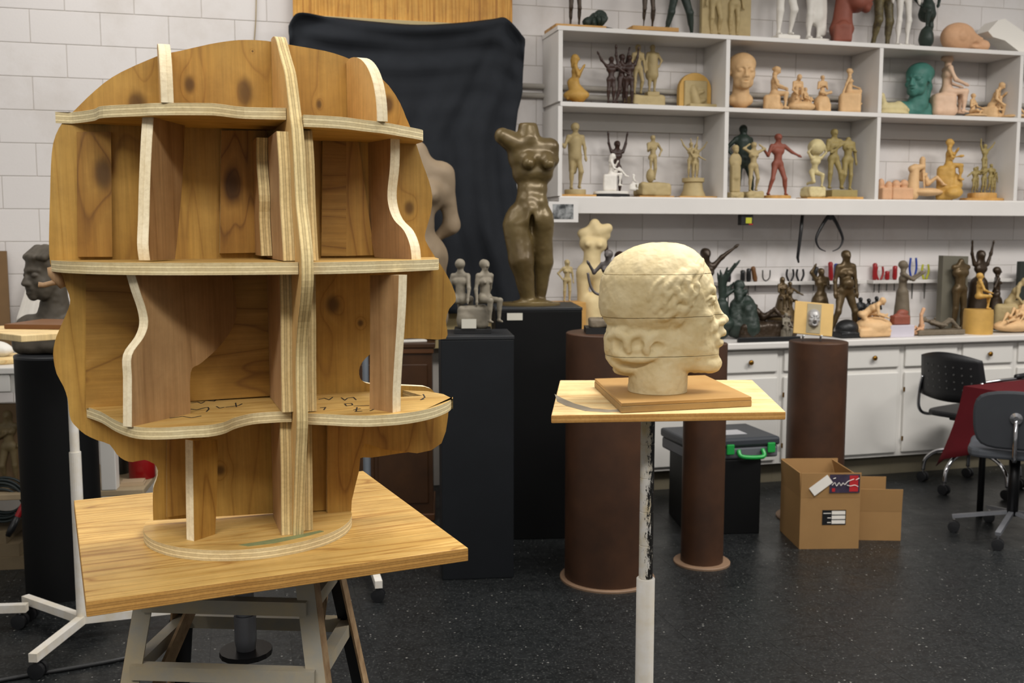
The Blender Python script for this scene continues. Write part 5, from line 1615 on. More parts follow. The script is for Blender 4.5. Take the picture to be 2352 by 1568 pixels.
tool(2021, 612, 'plier', REDH, 'red and black pliers in the short wall rack', 675)
tool(2038, 622, 'handle', REDH, 'short red handled tool in the short wall rack', 672)
tool(2056, 610, 'handle', REDH, 'red handled tool behind the musician head', 672)
tool(2098, 592, 'plier', BLUH, 'blue and black pliers above the musician arms', 690)
tool(2126, 607, 'plier', YELH, 'yellow and black pliers at end of short wall rack', 690)
# ---- hanging under the shelf
zf = Z_BOT - 0.105
p_ = on_wall(1713, 505, 0.30)
m_ = px2m(p_)
rd = empty('tape_dispenser', (p_.x, p_.y, zf - 0.0005), WA)
tag(rd, 'small black box with yellow and red label hung beneath the shelf unit', 'box')
MB().box(-15 * m_, 15 * m_, -.02, .03, -24 * m_, 0).build('body', BLKH, rd, loc=(0, 0, 0), bev=.003)
MB().box(-4 * m_, 11 * m_, -.0225, -.0205, -20 * m_, -7 * m_).build('yellow_label', YELH, rd, loc=(0, 0, 0))
MB().box(4 * m_, 14 * m_, -.0225, -.0205, -23.5 * m_, -20.3 * m_).build('red_label', REDH, rd, loc=(0, 0, 0))
p_ = on_wall(1907, 495, 0.24)
m_ = px2m(p_)
ca = empty('calipers', (p_.x, p_.y, zf - 0.001), WA)
tag(ca, 'large black curved calipers hanging beneath the shelf unit', 'calipers')
for s in (-1, 1):
    pts = smooth_line([(s * 4 * m_, s * .004, 0), (s * 18 * m_, s * .004, -18 * m_), (s * 33 * m_, s * .004, -45 * m_), (s * 35 * m_, s * .004, -60 * m_), (s * 26 * m_, s * .004, -75 * m_), (s * 10 * m_, s * .004, -82 * m_)], 5)
    n_ = len(pts)
    MB().tube(pts, [(5.0 - 4.0 * i / (n_ - 1)) * m_ for i in range(n_)], 8).build('arm', BLKH, ca, loc=(0, 0, 0), smooth=True)
MB().lathe([(7 * m_, -.008), (7 * m_, .008)], 14).build('pivot', BLKH, ca, M=Matrix.Translation((0, 0, -4 * m_)) @ Matrix.Rotation(R(90), 4, 'X'))
p_ = on_wall(1843, 495, 0.24)
o_ = MB().tube([(0, 0, 0), (-3 * m_, 0, -40 * m_), (-9 * m_, 0, -96 * m_), (-6 * m_, 0, -108 * m_)], [4 * m_, 4 * m_, 3.5 * m_, 2 * m_], 8).build('hook_rod', BLKH, None, loc=(p_.x, p_.y, zf - .001), rz=WA, smooth=True)
tag(o_, 'long black rod with hooked end hanging left of calipers', 'tool')
# ---- photograph pinned at the shelf's left end
p_ = on_wall(1294, 486, SH_D + .02)
m_ = px2m(p_)
pc_ = empty('postcard', (p_.x, p_.y, p_.z - 24 * m_), WA)
tag(pc_, 'black and white photo print stuck to lower left end of shelf unit', 'photo')
MB().box(-36 * m_, 36 * m_, -.002, 0, 0, 47 * m_).build('paper', paint('photo_paper', (228, 224, 220), .5, .03), pc_, loc=(0, 0, 0))
def m_photo():
    m, nt, b = new_mat('photo_print')
    r = ramp(nt, [(0.38, lin((40, 42, 44))), (0.62, lin((170, 172, 172)))])
    nt.links.new(noise(nt, mapped(nt), 15, 3, .6), r.inputs['Fac'])
    nt.links.new(r.outputs['Color'], b.inputs['Base Color'])
    return m
MB().box(-26 * m_, 24 * m_, -.003, -.0021, 7 * m_, 41 * m_).build('print', m_photo(), pc_, loc=(0, 0, 0))

# ================================================================== board and black cloth against the wall
ua, ub = wcoord(on_wall(673, 20, .10))[0], wcoord(on_wall(1177, 20, .10))[0]
OSB = wood('wall_board_face', lin((226, 174, 88)), lin((206, 146, 58)), lin((160, 98, 34)), 'Y', fx=9, fy=0.25, rings=6, seed=21.0)
o_ = MB().prism([(0, 1.0), (ub - ua, 1.0), (ub - ua, 3.6), (0, 3.6)], 0, .018).build('plywood_sheet', [OSB], None, M=Matrix.Translation(wpt(ua, .08, 0)) @ Matrix.Rotation(WA, 4, 'Z') @ basis((0, 0, 0), (1, 0, 0), (0, 0, 1)))
tag(o_, 'tall orange plywood sheet against block wall behind the black cloth', 'board')
def clothmesh():
    top = smooth_line([(664, 60), (686, 29), (760, 40), (850, 50), (960, 58), (1060, 53), (1130, 45), (1162, 42), (1190, 68), (1205, 90)], 6)
    left = lambda y: 664 if y < 100 else 664 + min(1, (y - 100) / 300) * 14
    rpts = [(1205, 90), (1203, 120), (1192, 165), (1196, 212), (1182, 255), (1180, 330), (1186, 420), (1200, 520), (1235, 610), (1258, 700)]
    ny, nx = 60, len(top)
    V, F = [], []
    for j in range(ny):
        t = j / (ny - 1)
        for i in range(nx):
            s = i / (nx - 1)
            ty = top[i][1]
            y = ty + (720 - ty) * t ** 1.15
            # right edge
            xr = rpts[-1][0]
            for a, b in zip(rpts[:-1], rpts[1:]):
                if a[1] <= y <= b[1]:
                    xr = a[0] + (b[0] - a[0]) * (y - a[1]) / (b[1] - a[1])
            if y < 90:
                xr = 1205
            w = min(1.0, t * 2.2)
            x = top[i][0] * (1 - w) + (664 + (xr - 664) * s) * w
            sag = 0.034 * math.sin(t * 40 - 7 * (s - .5) ** 2 * 4) * math.exp(-t * 7) + 0.016 * math.sin(t * 75 + 8 * (s - .5) ** 2) * math.exp(-t * 5)
            fold = (0.022 * math.sin(s * 31 + 1.3 * math.sin(t * 3)) + 0.012 * math.sin(s * 67 + t * 2)) * min(1, t * 2.0) * (0.4 + 0.9 * abs(s - .5) * 2)
            p = on_wall(x, y, 0.20 + sag + fold + 0.02 * t)
            V.append(p)
    for j in range(ny - 1):
        for i in range(nx - 1):
            a = j * nx + i
            F.append((a, a + 1, a + nx + 1, a + nx))
    return V, F
V, F = clothmesh()
mb = MB(); mb.add(V, F)
CLOTH = paint('black_cloth', (42, 45, 50), .85, .2, 8, .15, 300, spec=.2)
cl = mb.build('black_cloth', CLOTH, None, smooth=True)
sm_ = cl.modifiers.new('thickness', 'SOLIDIFY'); sm_.thickness = .004
tag(cl, 'black cloth draped over a board behind the sculptures', 'cloth')
# the frame it hangs on
u0, u1 = wcoord(on_wall(690, 80, .16))[0], wcoord(on_wall(1172, 80, .16))[0]
fr = empty('display_screen', wpt(u0, .112, 0), WA)
tag(fr, 'pale screen board standing under the black cloth', 'screen')
MB().box(0, u1 - u0, -.012, .012, .9, on_wall(960, 50, .16).z + .012).build('panel', paint('screen_board', (196, 176, 128), .6, .1), fr, loc=(0, 0, 0), bev=.003)
for x in (.05, u1 - u0 - .05):
    MB().box(x - .02, x + .02, -.02, .02, 0, .9).build('post', paint('screen_board', (196, 176, 128)), fr, loc=(0, 0, 0))
# cord down the wall
a, b = on_wall(589, -20, .012), on_wall(583, 110, .012)
o_ = MB().tube([a, (a + b) / 2 + WU * .004, b, b + Vector((0, 0, -1.2))], .0035, 6).build('wall_cord', paint('cord_tan', (170, 150, 110), .7), None, smooth=True)
tag(o_, 'thin tan cord hanging down the block wall above plywood head', 'cord')

# ================================================================== pedestals
def floor_at(px, py):
    return on_z(px, py, 0.0)
BLK = paint('pedestal_black', (9, 10, 11), .6, .25, 5, .05, 30, spec=.22)
BLK1 = paint('pedestal_charcoal', (24, 27, 31), .6, .2, 5, .05, 30, spec=.25)
def box_pedestal(label, cx, cy, w, d, h, rz, mat=BLK):
    e = empty('box_pedestal', (cx, cy, 0), rz)
    tag(e, label, 'pedestal', 'black box pedestals')
    MB().box(-w / 2, w / 2, -d / 2, d / 2, 0.0, h - .018).build('body', mat, e, loc=(0, 0, 0), bev=.004)
    MB().box(-w / 2 - .002, w / 2 + .002, -d / 2 - .002, d / 2 + .002, h - .0175, h).build('top', paint('pedestal_top', (38, 40, 43), .45, .2, 5), e, loc=(0, 0, 0), bev=.003)
    return e
f1 = floor_at(1090, 1330)
H1 = 1.143
c1 = (f1.x, f1.y + .17)
box_pedestal('tall black box pedestal carrying seated couple, beside plywood head', c1[0], c1[1], .335, .335, H1, R(6), BLK1)
f2 = floor_at(1232, 1238)
H2 = on_y(1230, 706, f2.y).z
c2 = (f2.x - .005, f2.y + .215)
e2 = box_pedestal('wide black box pedestal carrying headless bronze torso', c2[0], c2[1], .45, .43, H2, R(4))
MB().box(-.165, -.085, -.2185, -.2175, H2 - .065, H2 - .028).build('name_card', paint('card_cream', (214, 210, 196), .6, .05), e2, loc=(0, 0, 0))

RUSTC = paint('rusted_steel', (78, 50, 32), .48, .3, 5, .08, 40, metal=.1, rgb2=(56, 36, 24))
RUSTF = paint('rusted_flange', (140, 112, 88), .6, .2, 8)
def cyl(label, px, py, r, top_py, rf, mat=RUSTC):
    f = floor_at(px, py)
    cy_ = f.y + rf
    c = Vector((on_y(px, py, cy_).x, cy_, 0))
    h = on_y(px, top_py, cy_ - r).z
    e = empty('cylinder_pedestal', (c.x, c.y, 0))
    tag(e, label, 'pedestal', 'rust brown cylinder pedestals')
    MB().lathe([(rf, 0), (rf, .008), (rf - .003, .011), (r - .01, .011)], 64).build('flange', RUSTF, e, loc=(0, 0, 0), auto=40)
    MB().lathe([(r, .0112), (r, h - .004), (r - .004, h), (r - .02, h)], 64).build('tube', mat, e, loc=(0, 0, 0), auto=40)
    return c, h
cA, hA = cyl('wide rust brown steel cylinder pedestal behind the white pole', 1394, 1364, .200, 773, .222)
cB, hB = cyl('slim rust brown steel cylinder pedestal right of the white pole', 1611, 1312, .103, 792, .138)
cC, hC = cyl('rust brown cylinder pedestal with plaque behind the cardboard boxes', 1866, 1212, .160, 790, .205)

# seated couple on the first pedestal
def px_form(name, label, cat, px0, py0, pos, prims, mat, k, h, rz=0.0, group=None, parent=None, pn=None, lump=0, cuts=()):
    """prims in photograph pixels about (px0, py0) at the depth of pos"""
    m = depth(Vector(pos)) / FPX
    V, Q = form(tf(prims, (0, 0, 0), m), h * m, k * m, lump * m, .04 / m, 5, tf(list(cuts), (0, 0, 0), m) if cuts else (), k * m * .6)
    me = bpy.data.meshes.new(pn or name)
    me.from_pydata(V.tolist(), [], Q.tolist())
    me.polygons.foreach_set('use_smooth', [True] * len(me.polygons))
    me.materials.append(mat)
    o = bpy.data.objects.new(pn or name, me)
    COL.objects.link(o)
    if parent is not None:
        o.parent = parent
    else:
        tag(o, label, cat, group)
    o.location = pos if parent is None else (0, 0, 0)
    o.rotation_euler = (0, 0, rz)
    return o
cp_ = Vector((on_y(1086, 755, c1[1]).x, c1[1], H1))
m_ = depth(cp_) / FPX
cs = empty('couple_sculpture', cp_, R(2))
tag(cs, 'grey clay couple seated on a block with small white card', 'sculpture')
MB().box(-42 * m_, 42 * m_, -.07, .07, 0, 11 * m_).build('base', BLACKP, cs, loc=(0, 0, 0), bev=.002)
form_obj('block', tf(rockform(76, 56, 52, 4), (0, 0, 10.5 * m_), m_), GRYC, 2.0 * m_, 6 * m_, cs, (0, 0, 0), lump=1.2 * m_, lfreq=.05 / m_)
fig = tf(wom(arms=('prop', 'down'), legs=('sit', 'sit'), pel=(0, 0, .12), hair='cap'), (-.15, 0, 0), 1.0, R(165)) + tf(wom(arms=('down', 'prop'), legs=('sit', 'sit'), pel=(0, 0, .12), hair='bun'), (.15, -.02, 0), 1.0, R(35))
S_ = 100 / (zspan(fig)[1] - .06)
form_obj('figures', tf([f for f in fig], (0, 0, 58 * m_), S_ * m_), GRYC, 1.7 * m_, 3 * m_, cs, (0, 0, 0), lump=.6 * m_, lfreq=.08 / m_)
MB().box(-25 * m_, 8 * m_, -.0775, -.0755, 13 * m_, 34 * m_).build('name_card', paint('card_cream', (214, 210, 196)), cs, loc=(0, 0, 0))

# headless bronze torso
BRZT = paint('torso_bronze', (112, 96, 60), .33, .25, 5, .06, 30, metal=.25, rgb2=(84, 68, 40))
tp = Vector((on_y(1215, 696, c2[1] - .02).x, c2[1] - .02, H2))
tors = empty('bronze_torso', tp)
tag(tors, 'glossy brown bronze female torso with raised arm stump on black pedestal', 'sculpture')
T = [('c', (-3, 6, 398), (-2, 3, 368), 21, 27), ('c', (-24, 2, 350), (44, 4, 348), 24, 22), ('c', (-24, -2, 352), (-60, -12, 372), 27, 19), ('c', (46, 4, 346), (52, 6, 322), 20, 15),
     ('c', (-16, 4, 325), (32, 6, 322), 32, 31), ('c', (-8, 4, 292), (26, 6, 292), 30, 29), ('c', (0, 4, 255), (16, 6, 255), 27, 26), ('c', (0, 0, 225), (12, 2, 222), 31, 31),
     ('c', (-4, -22, 318), (-2, -38, 310), 17, 13), ('c', (40, -18, 317), (43, -33, 309), 16, 12), ('c', (-16, 2, 190), (22, 4, 188), 37, 34), ('c', (2, -18, 205), (2, -20, 185), 20, 22),
     ('c', (-26, -4, 172), (-18, -16, 95), 35, 28), ('c', (-18, -16, 95), (-2, -10, 6), 28, 16), ('c', (26, 8, 168), (33, 14, 90), 30, 21), ('c', (33, 14, 90), (26, 20, 6), 21, 12),
     ('c', (-22, 24, 180), (-20, 24, 165), 32, 28), ('c', (22, 28, 180), (22, 28, 165), 30, 28), ('e', (8, 0, -2), (48, 34, 8))]
TC = [('b', (-3, 6, 418), (40, 40, 14), 1), ('e', (6, -36, 172), (7, 26, 26))]
m_ = depth(tp) / FPX
form_obj('body', tf(T, (0, 0, 8 * m_), m_), BRZT, 2.4 * m_, 9 * m_, tors, (0, 0, 0), lump=1.1 * m_, lfreq=.035 / m_, cuts=tf(TC, (0, 0, 8 * m_), m_))
MB().lathe([(72 * m_, 0), (72 * m_, 4 * m_), (68 * m_, 6 * m_)], 36, sy=.7).build('plinth', BRZT, tors, loc=(0, 0, 0), auto=40)

# dark archer on the wide cylinder
ap = Vector((on_y(1392, 770, cA.y).x, cA.y - .02, hA))
m_ = depth(ap) / FPX
ar = empty('archer_statuette', (ap.x + .005, ap.y, hA))
tag(ar, 'grey bronze figure bending a bow on black base, left of clay head', 'statuette')
MB().prism([(-52, -38), (52, -38), (52, 38), (-52, 38)], 0, 1).build('base', BLACKP, ar, M=Matrix.Diagonal((m_, m_, 14 * m_, 1)), bev=.0)
form_obj('rock', tf(rockform(92, 66, 20, 9), (0, 0, 13.5 * m_), m_), GRYB, 2.2 * m_, 4 * m_, ar, (0, 0, 0), lump=1.5 * m_, lfreq=.05 / m_)
fig = wom(arms=(((.10, -.05, -.12), (.16, -.12, .02)), 'fold'), legs=('stand', 'contra'), hair='cap')
GRYM = paint('grey_bronze', (92, 86, 84), .5, .3, 16, .2, 60, metal=.2)
form_obj('figure', tf(fig, (0, 0, 30 * m_), 160 * m_), GRYM, 2.0 * m_, 3.6 * m_, ar, (0, 0, 0), R(-25))
MB().tube([(x * m_, -20 * m_, zz * m_) for x, zz in smooth_line([(-48, 138), (-42, 110), (-30, 92), (-8, 88), (6, 92)], 5)], 3.0 * m_, 8).build('bow', GRYM, ar, loc=(0, 0, 0), smooth=True)

# plaque with a small grey mask on the third cylinder
pp_ = Vector((on_y(1866, 770, cC.y - .03).x, cC.y - .03, hC))
m_ = depth(pp_) / FPX
pq_ = empty('mask_plaque', pp_, R(-4))
tag(pq_, 'square tan plaque with grey screaming mask on clear stand, atop brown cylinder', 'plaque')
Mt = Matrix.Translation((0, 0, 15 * m_)) @ Matrix.Rotation(R(5), 4, 'Y') @ Matrix.Rotation(R(-14), 4, 'X')
PLQ = paint('plaque_tan', (208, 172, 104), .6, .15, 8, .1, 40)
MB().box(-44 * m_, 44 * m_, -.006, .008, 0, 76 * m_).build('slab', PLQ, pq_, M=Mt, bev=.003)
MB().box(-16 * m_, 16 * m_, -.0085, -.0062, 4 * m_, 72 * m_).build('inset', paint('plaque_grey', (160, 148, 120), .7), pq_, M=Mt)
hp_, hcut = headform('', .0)
hp_ = [p for p in hp_ if not (p[0] == 'c' and p[3] == .22)]
mk = form_obj('mask', tf(hp_, (0, .006, 18 * m_), 44 * m_), paint('mask_silver', (168, 166, 164), .4, .2, 30, metal=.3), 1.4 * m_, 2.5 * m_, pq_, (0, 0, 0), cuts=tf(hcut + [('e', (0, -.42, .18), (.09, .2, .07))], (0, .006, 18 * m_), 44 * m_))
mk.matrix_local = Mt
CLEAR = paint('clear_acrylic', (200, 204, 206), .1, .03, spec=.6)
for x in (-20, 20):
    MB().tube([(x * m_, .02, 0), (x * m_, .012, 13 * m_), (x * m_, -.012, 13.5 * m_)], 2.4 * m_, 8).build('clip', CLEAR, pq_, loc=(0, 0, 0), smooth=True)

# clay torso behind the plywood face, on a wooden desk
DW = paint('desk_brown', (74, 46, 22), .4, .25, 6, .05, 30, rgb2=(56, 34, 16))
dk = floor_at(930, 1196)
hd_ = on_y(930, 787, dk.y).z
desk = empty('wooden_desk', (on_y(900, 1196, dk.y).x, dk.y + .25, 0), R(4))
tag(desk, 'dark brown wooden desk behind the plywood head', 'desk')
MB().box(-.45, .235, -.27, .25, hd_ - .03, hd_).build('top', DW, desk, loc=(0, 0, 0), bev=.006)
MB().box(-.44, .225, -.262, .245, hd_ - .06, hd_ - .031).build('moulding', paint('desk_edge', (96, 60, 32), .4), desk, loc=(0, 0, 0), bev=.004)
MB().box(-.43, .215, -.25, .24, .04, hd_ - .0605).build('body', DW, desk, loc=(0, 0, 0))
MB().box(-.44, .225, -.262, .245, 0, .04).build('plinth', paint('desk_edge', (96, 60, 32)), desk, loc=(0, 0, 0), bev=.004)
for x0, x1 in ((-.40, -.11), (-.09, .19)):
    MB().box(x0, x1, -.259, -.2505, .10, hd_ - .12).build('panel', DW, desk, loc=(0, 0, 0), bev=.006)
tq = Vector((on_y(955, 780, dk.y + .12).x, dk.y + .12, hd_))
AB = ((.030, .02, -.18), (-.05, .085, -.25))
T = human(fem=True, arms=(AB, AB), legs=(((.012, -.01, -.20), (.012, 0, -.24)), ((.012, -.01, -.20), (.012, 0, -.24))), head=False)
o_ = sculpt('clay_torso', 'large grey pink clay female torso with arms behind back beside black cloth', 962, hd_, 322, T, paint('clay_flesh', (158, 138, 112), .65, .12, 10, .2, 60), on=(tq.x + .015, tq.y), face=18, cat='sculpture', rzroot=0, k=.03, res=110)
o_ = MB().box(-.09, .06, -.03, .04, 0, .012).build('paper_stack', PLAST, None, loc=(on_y(945, 780, dk.y + .03).x + .02, dk.y + .05, hd_ + .0003), rz=.3, bev=.003)
tag(o_, 'crumpled white paper lying on the dark wooden desk', 'paper')

# ================================================================== black block with tool case
b3 = floor_at(1745, 1226)
wL, dL = .40, .42
tb_ = on_y(1745, 1062, b3.y + .02)
hB3 = 0.405
bb = MB().box(-wL, 0, 0, dL, 0, hB3).build('black_block', BLK, None, loc=(b3.x + .0, b3.y + .01, 0), rz=R(4), bev=.004)
tag(bb, 'low black block under the grey tool case', 'block')
case = empty('tool_case', (b3.x - .19, b3.y + .2, hB3 + .0005), R(14))
tag(case, 'grey plastic tool case with green handle on black block', 'tool case')
CG = paint('case_grey', (96, 98, 104), .45, .1, 10)
CD_ = paint('case_dark', (52, 56, 62), .45, .1, 10)
GRNP = paint('green_plastic', (30, 150, 66), .35, .1, 10)
MB().box(-.26, .26, -.19, .19, 0, .065).build('body', CG, case, loc=(0, 0, 0), bev=.012)
MB().box(-.268, .268, -.198, .198, .0655, .115).build('lid', CD_, case, loc=(0, 0, 0), bev=.014)
MB().box(-.02, .12, -.10, .02, .1152, .117).build('label', paint('case_label', (180, 180, 184), .4), case, loc=(0, 0, 0))
MB().tube(smooth_line([(.02, -.20, .05), (.03, -.225, .02), (.15, -.228, .015), (.16, -.20, .05)], 5), .012, 8).build('handle', GRNP, case, loc=(0, 0, 0), smooth=True)
for x in (-.03, .21):
    MB().box(x - .022, x + .022, -.212, -.1985, .03, .085).build('latch', GRNP, case, loc=(0, 0, 0), bev=.005)

# ================================================================== cardboard boxes
CARD = paint('cardboard', (162, 124, 76), .7, .1, 6, .08, 40)
CARDD = paint('cardboard_inside', (176, 138, 88), .7, .1, 6)
def carton(label, cx, cy, rz, w, d, h, hf, flaps, mat=CARD):
    e = empty('cardboard_box', (cx, cy, 0), rz)
    tag(e, label, 'box', 'open cardboard boxes on the floor')
    t = .004
    MB().box(-w / 2, w / 2, -d / 2, d / 2, 0, t).build('bottom', mat, e, loc=(0, 0, 0))
    for nm, b in (('front', (-w / 2, w / 2, -d / 2, -d / 2 + t)), ('rear', (-w / 2, w / 2, d / 2 - t, d / 2)), ('left', (-w / 2, -w / 2 + t, -d / 2 + t, d / 2 - t)), ('right', (w / 2 - t, w / 2, -d / 2 + t, d / 2 - t))):
        MB().box(b[0], b[1], b[2], b[3], t, h).build('side_panel', mat, e, loc=(0, 0, 0))
    for nm, ang in flaps.items():
        # flaps hinge at the rim; ang 0 = straight up
        if nm in ('front', 'rear'):
            s = -1 if nm == 'front' else 1
            M = Matrix.Translation((0, s * (d / 2 - t / 2), h + .001)) @ Matrix.Rotation(R(-s * ang), 4, 'X')
            MB().box(-w / 2, w / 2, -t / 2, t / 2, 0, hf).build('flap', mat, e, M=M)
        else:
            s = -1 if nm == 'left' else 1
            M = Matrix.Translation((s * (w / 2 - t / 2), 0, h + .001)) @ Matrix.Rotation(R(s * ang), 4, 'Y')
            MB().box(-t / 2, t / 2, -d / 2 + .004, d / 2 - .004, 0, hf).build('flap', mat, e, M=M)
    return e
g1 = floor_at(1901, 1260)
m_ = depth(g1) / FPX
w1 = 138 * m_
d1 = .33
h1 = on_y(1901, 1143, g1.y).z
hf1 = on_y(1901, 1086, g1.y).z - h1
e = carton('larger open cardboard box with flaps up, in front of brown cylinder', g1.x, g1.y + d1 / 2, R(2), w1, d1, h1, hf1, {'front': 2, 'rear': 3, 'left': 3, 'right': -14})
lab = empty('shipping_label', (0, 0, 0), 0, e)
bx0, bx1, bz0, bz1 = -18 * m_, 37 * m_, on_y(1901, 1205, g1.y).z, on_y(1901, 1171, g1.y).z
MB().box(bx0, bx1, -d1 / 2 - .0012, -d1 / 2 - .0002, bz0, bz1).build('black_field', BLACKP, lab, loc=(0, 0, 0))
hh = (bz1 - bz0)
for i in range(3):
    z0_ = bz0 + hh * (.08 + .31 * i)
    MB().box(bx0 + (bx1 - bx0) * .40, bx1 - .004, -d1 / 2 - .0018, -d1 / 2 - .0013, z0_, z0_ + hh * .24).build('white_field', PLAST, lab, loc=(0, 0, 0))
    MB().box(bx0 + (bx1 - bx0) * (.05 if i == 2 else .22), bx0 + (bx1 - bx0) * .37, -d1 / 2 - .0018, -d1 / 2 - .0013, z0_ + hh * .06, z0_ + hh * .11).build('caption', PLAST, lab, loc=(0, 0, 0))
# brochure and slip stuck on the front flap
NAVY, REDB = paint('brochure_navy', (42, 38, 52), .4, .3, 20, rgb2=(70, 60, 80)), paint('brochure_red', (186, 44, 48), .4, .1)
fy = -d1 / 2 - .0035
br = empty('brochure', (0, 0, 0), 0, e)
MB().box(-4 * m_, 66 * m_, fy - .001, fy, h1 + 12 * m_, h1 + 55 * m_).build('cover', NAVY, br, loc=(0, 0, 0))
MB().box(42 * m_, 62 * m_, fy - .0018, fy - .0011, h1 + 15 * m_, h1 + 52 * m_).build('red_band', REDB, br, loc=(0, 0, 0))
MB().box(2 * m_, 9 * m_, fy - .0018, fy - .0011, h1 + 15 * m_, h1 + 23 * m_).build('red_spot', REDB, br, loc=(0, 0, 0))
for pts in ([(2, 30), (8, 36), (12, 28), (18, 36), (22, 29), (27, 35), (31, 31), (37, 38), (44, 41), (52, 44)], [(36, 30), (44, 28), (54, 30), (62, 26)], [(56, 42), (64, 46)], [(4, 45), (10, 47)]):
    MB().tube([(x * m_, fy - .0022, h1 + zz * m_) for x, zz in smooth_line(pts, 3)], .8 * m_, 5).build('script_line', PLAST, br, loc=(0, 0, 0))
slip = MB().box(-26 * m_, 26 * m_, -.0006, .0006, -11 * m_, 11 * m_).build('paper_slip', PLAST, e, M=Matrix.Translation((-24 * m_, fy - .003, h1 + 30 * m_)) @ Matrix.Rotation(R(-37), 4, 'Y'))
g2 = floor_at(2024, 1242)
m_ = depth(g2) / FPX
h2 = on_y(2024, 1176, g2.y).z
e = carton('smaller open cardboard box touching the larger one', g2.x + .0, g2.y + .15, R(-3), 97 * m_, .28, h2, on_y(2024, 1124, g2.y).z - h2, {'front': 4, 'rear': -2})

# ================================================================== chairs and red table
CHR = paint('chrome', (200, 200, 204), .12, .05, metal=1.0)
SEATB = paint('seat_black', (22, 23, 26), .5, .15, 10)
def caster(parent, p, r=.028, name='caster', mat=None):
    c = MB()
    for s in (-1, 1):
        n = len(c.v)
        c.lathe([(r * .3, 0), (r, .002), (r, .018), (r * .3, .020)], 14)
        c.v[n:] = [(x, s * (zz + .003), y + r) for x, y, zz in c.v[n:]]
    o = c.build(name, mat or SEATB, parent, loc=p, auto=40, recalc=True)
    MB().tube([(0, 0, r), (0, 0, r * 2.3)], .006, 8).build('stem', CHR, o, loc=(0, 0, 0))
    return o

# first chair: perforated back, chrome frame
q1 = floor_at(2180, 1122)
c1_ = empty('office_chair', (q1.x + .15, q1.y + .02, 0), R(122))
tag(c1_, 'black perforated office chair with chrome frame before white cabinets', 'chair')
bk = []
nx_, nz_ = 15, 9
V, F = [], []
for j in range(nz_):
    for i in range(nx_):
        s, t = i / (nx_ - 1) - .5, j / (nz_ - 1)
        x = s * (.46 - .05 * t)
        z_ = .60 + .27 * t + .02 * math.cos(s * 3.0) * (1 if j == nz_ - 1 else (-1 if j == 0 else 0)) - (.06 * abs(s) ** 2 * 4 * .3 if j == nz_ - 1 else 0)
        V.append((x, .22 - .10 * (1 - (2 * s) ** 2) * -.6 + .05 * t, z_))
for j in range(nz_ - 1):
    for i in range(nx_ - 1):
        if 1 <= j <= nz_ - 3 and 3 <= i <= nx_ - 5 and i % 2 == 1 and False:
            continue
        a = j * nx_ + i
        F.append((a, a + 1, a + nx_ + 1, a + nx_))
mb = MB(); mb.add(V, F)
bko = mb.build('backrest', SEATB, c1_, loc=(0, 0, 0), smooth=True)
md = bko.modifiers.new('thick', 'SOLIDIFY'); md.thickness = .012; md.offset = 0
for j in range(4):
    for i in range(7):
        x = (-.5 + (i + 1) / 8) * .40
        zz = .665 + .045 * j
        s = x / .44
        MB().lathe([(.006, 0), (.006, .003)], 8).build('perforation', paint('hole_grey', (70, 70, 70), .6), bko, M=Matrix.Translation((x, .22 + .06 * (1 - (2 * s) ** 2) + .05 * (zz - .60) / .27 + .0065, zz)) @ Matrix.Rotation(R(-90), 4, 'X'))
MB().prism(smooth_line([(-.21, -.22), (0, -.25), (.21, -.22), (.23, 0), (.19, .2), (0, .21), (-.19, .2), (-.23, 0)], 4, True), .465, .50).build('seat', SEATB, c1_, loc=(0, 0, 0), bev=.01)
for s in (-1, 1):
    MB().tube(smooth_line([(s * .20, .26, .72), (s * .235, .24, .62), (s * .245, .22, .50), (s * .24, .12, .455), (s * .235, -.15, .455)], 6), .011, 10).build('side_tube', CHR, c1_, loc=(0, 0, 0), smooth=True)
    MB().tube(smooth_line([(s * .21, .24, .72), (s * .26, .15, .735), (s * .27, 0, .735), (s * .268, -.14, .73)], 6), .010, 10).build('arm_tube', CHR, c1_, loc=(0, 0, 0), smooth=True)
    MB().tube(smooth_line([(s * .27, .02, .748), (s * .27, -.14, .748), (s * .268, -.24, .725)], 5), .016, 10).build('armrest', SEATB, c1_, loc=(0, 0, 0), smooth=True)
MB().tube([(0, 0, .462), (0, 0, .22)], .025, 14).build('column', SEATB, c1_, loc=(0, 0, 0), smooth=True)
MB().box(-.10, .10, -.12, .12, .435, .4645).build('mechanism', SEATB, c1_, loc=(0, 0, 0), bev=.006)
for k in range(5):
    a = k * 2 * math.pi / 5 + .35
    ca_, sa_ = math.cos(a), math.sin(a)
    MB().tube([(r * ca_, r * sa_, zz) for r, zz in smooth_line([(.02, .235), (.12, .235), (.22, .21), (.285, .15), (.30, .075)], 5)], .0125, 10).build('base_leg', CHR, c1_, loc=(0, 0, 0), smooth=True)
    caster(c1_, (.30 * ca_, .30 * sa_, 0), .032)

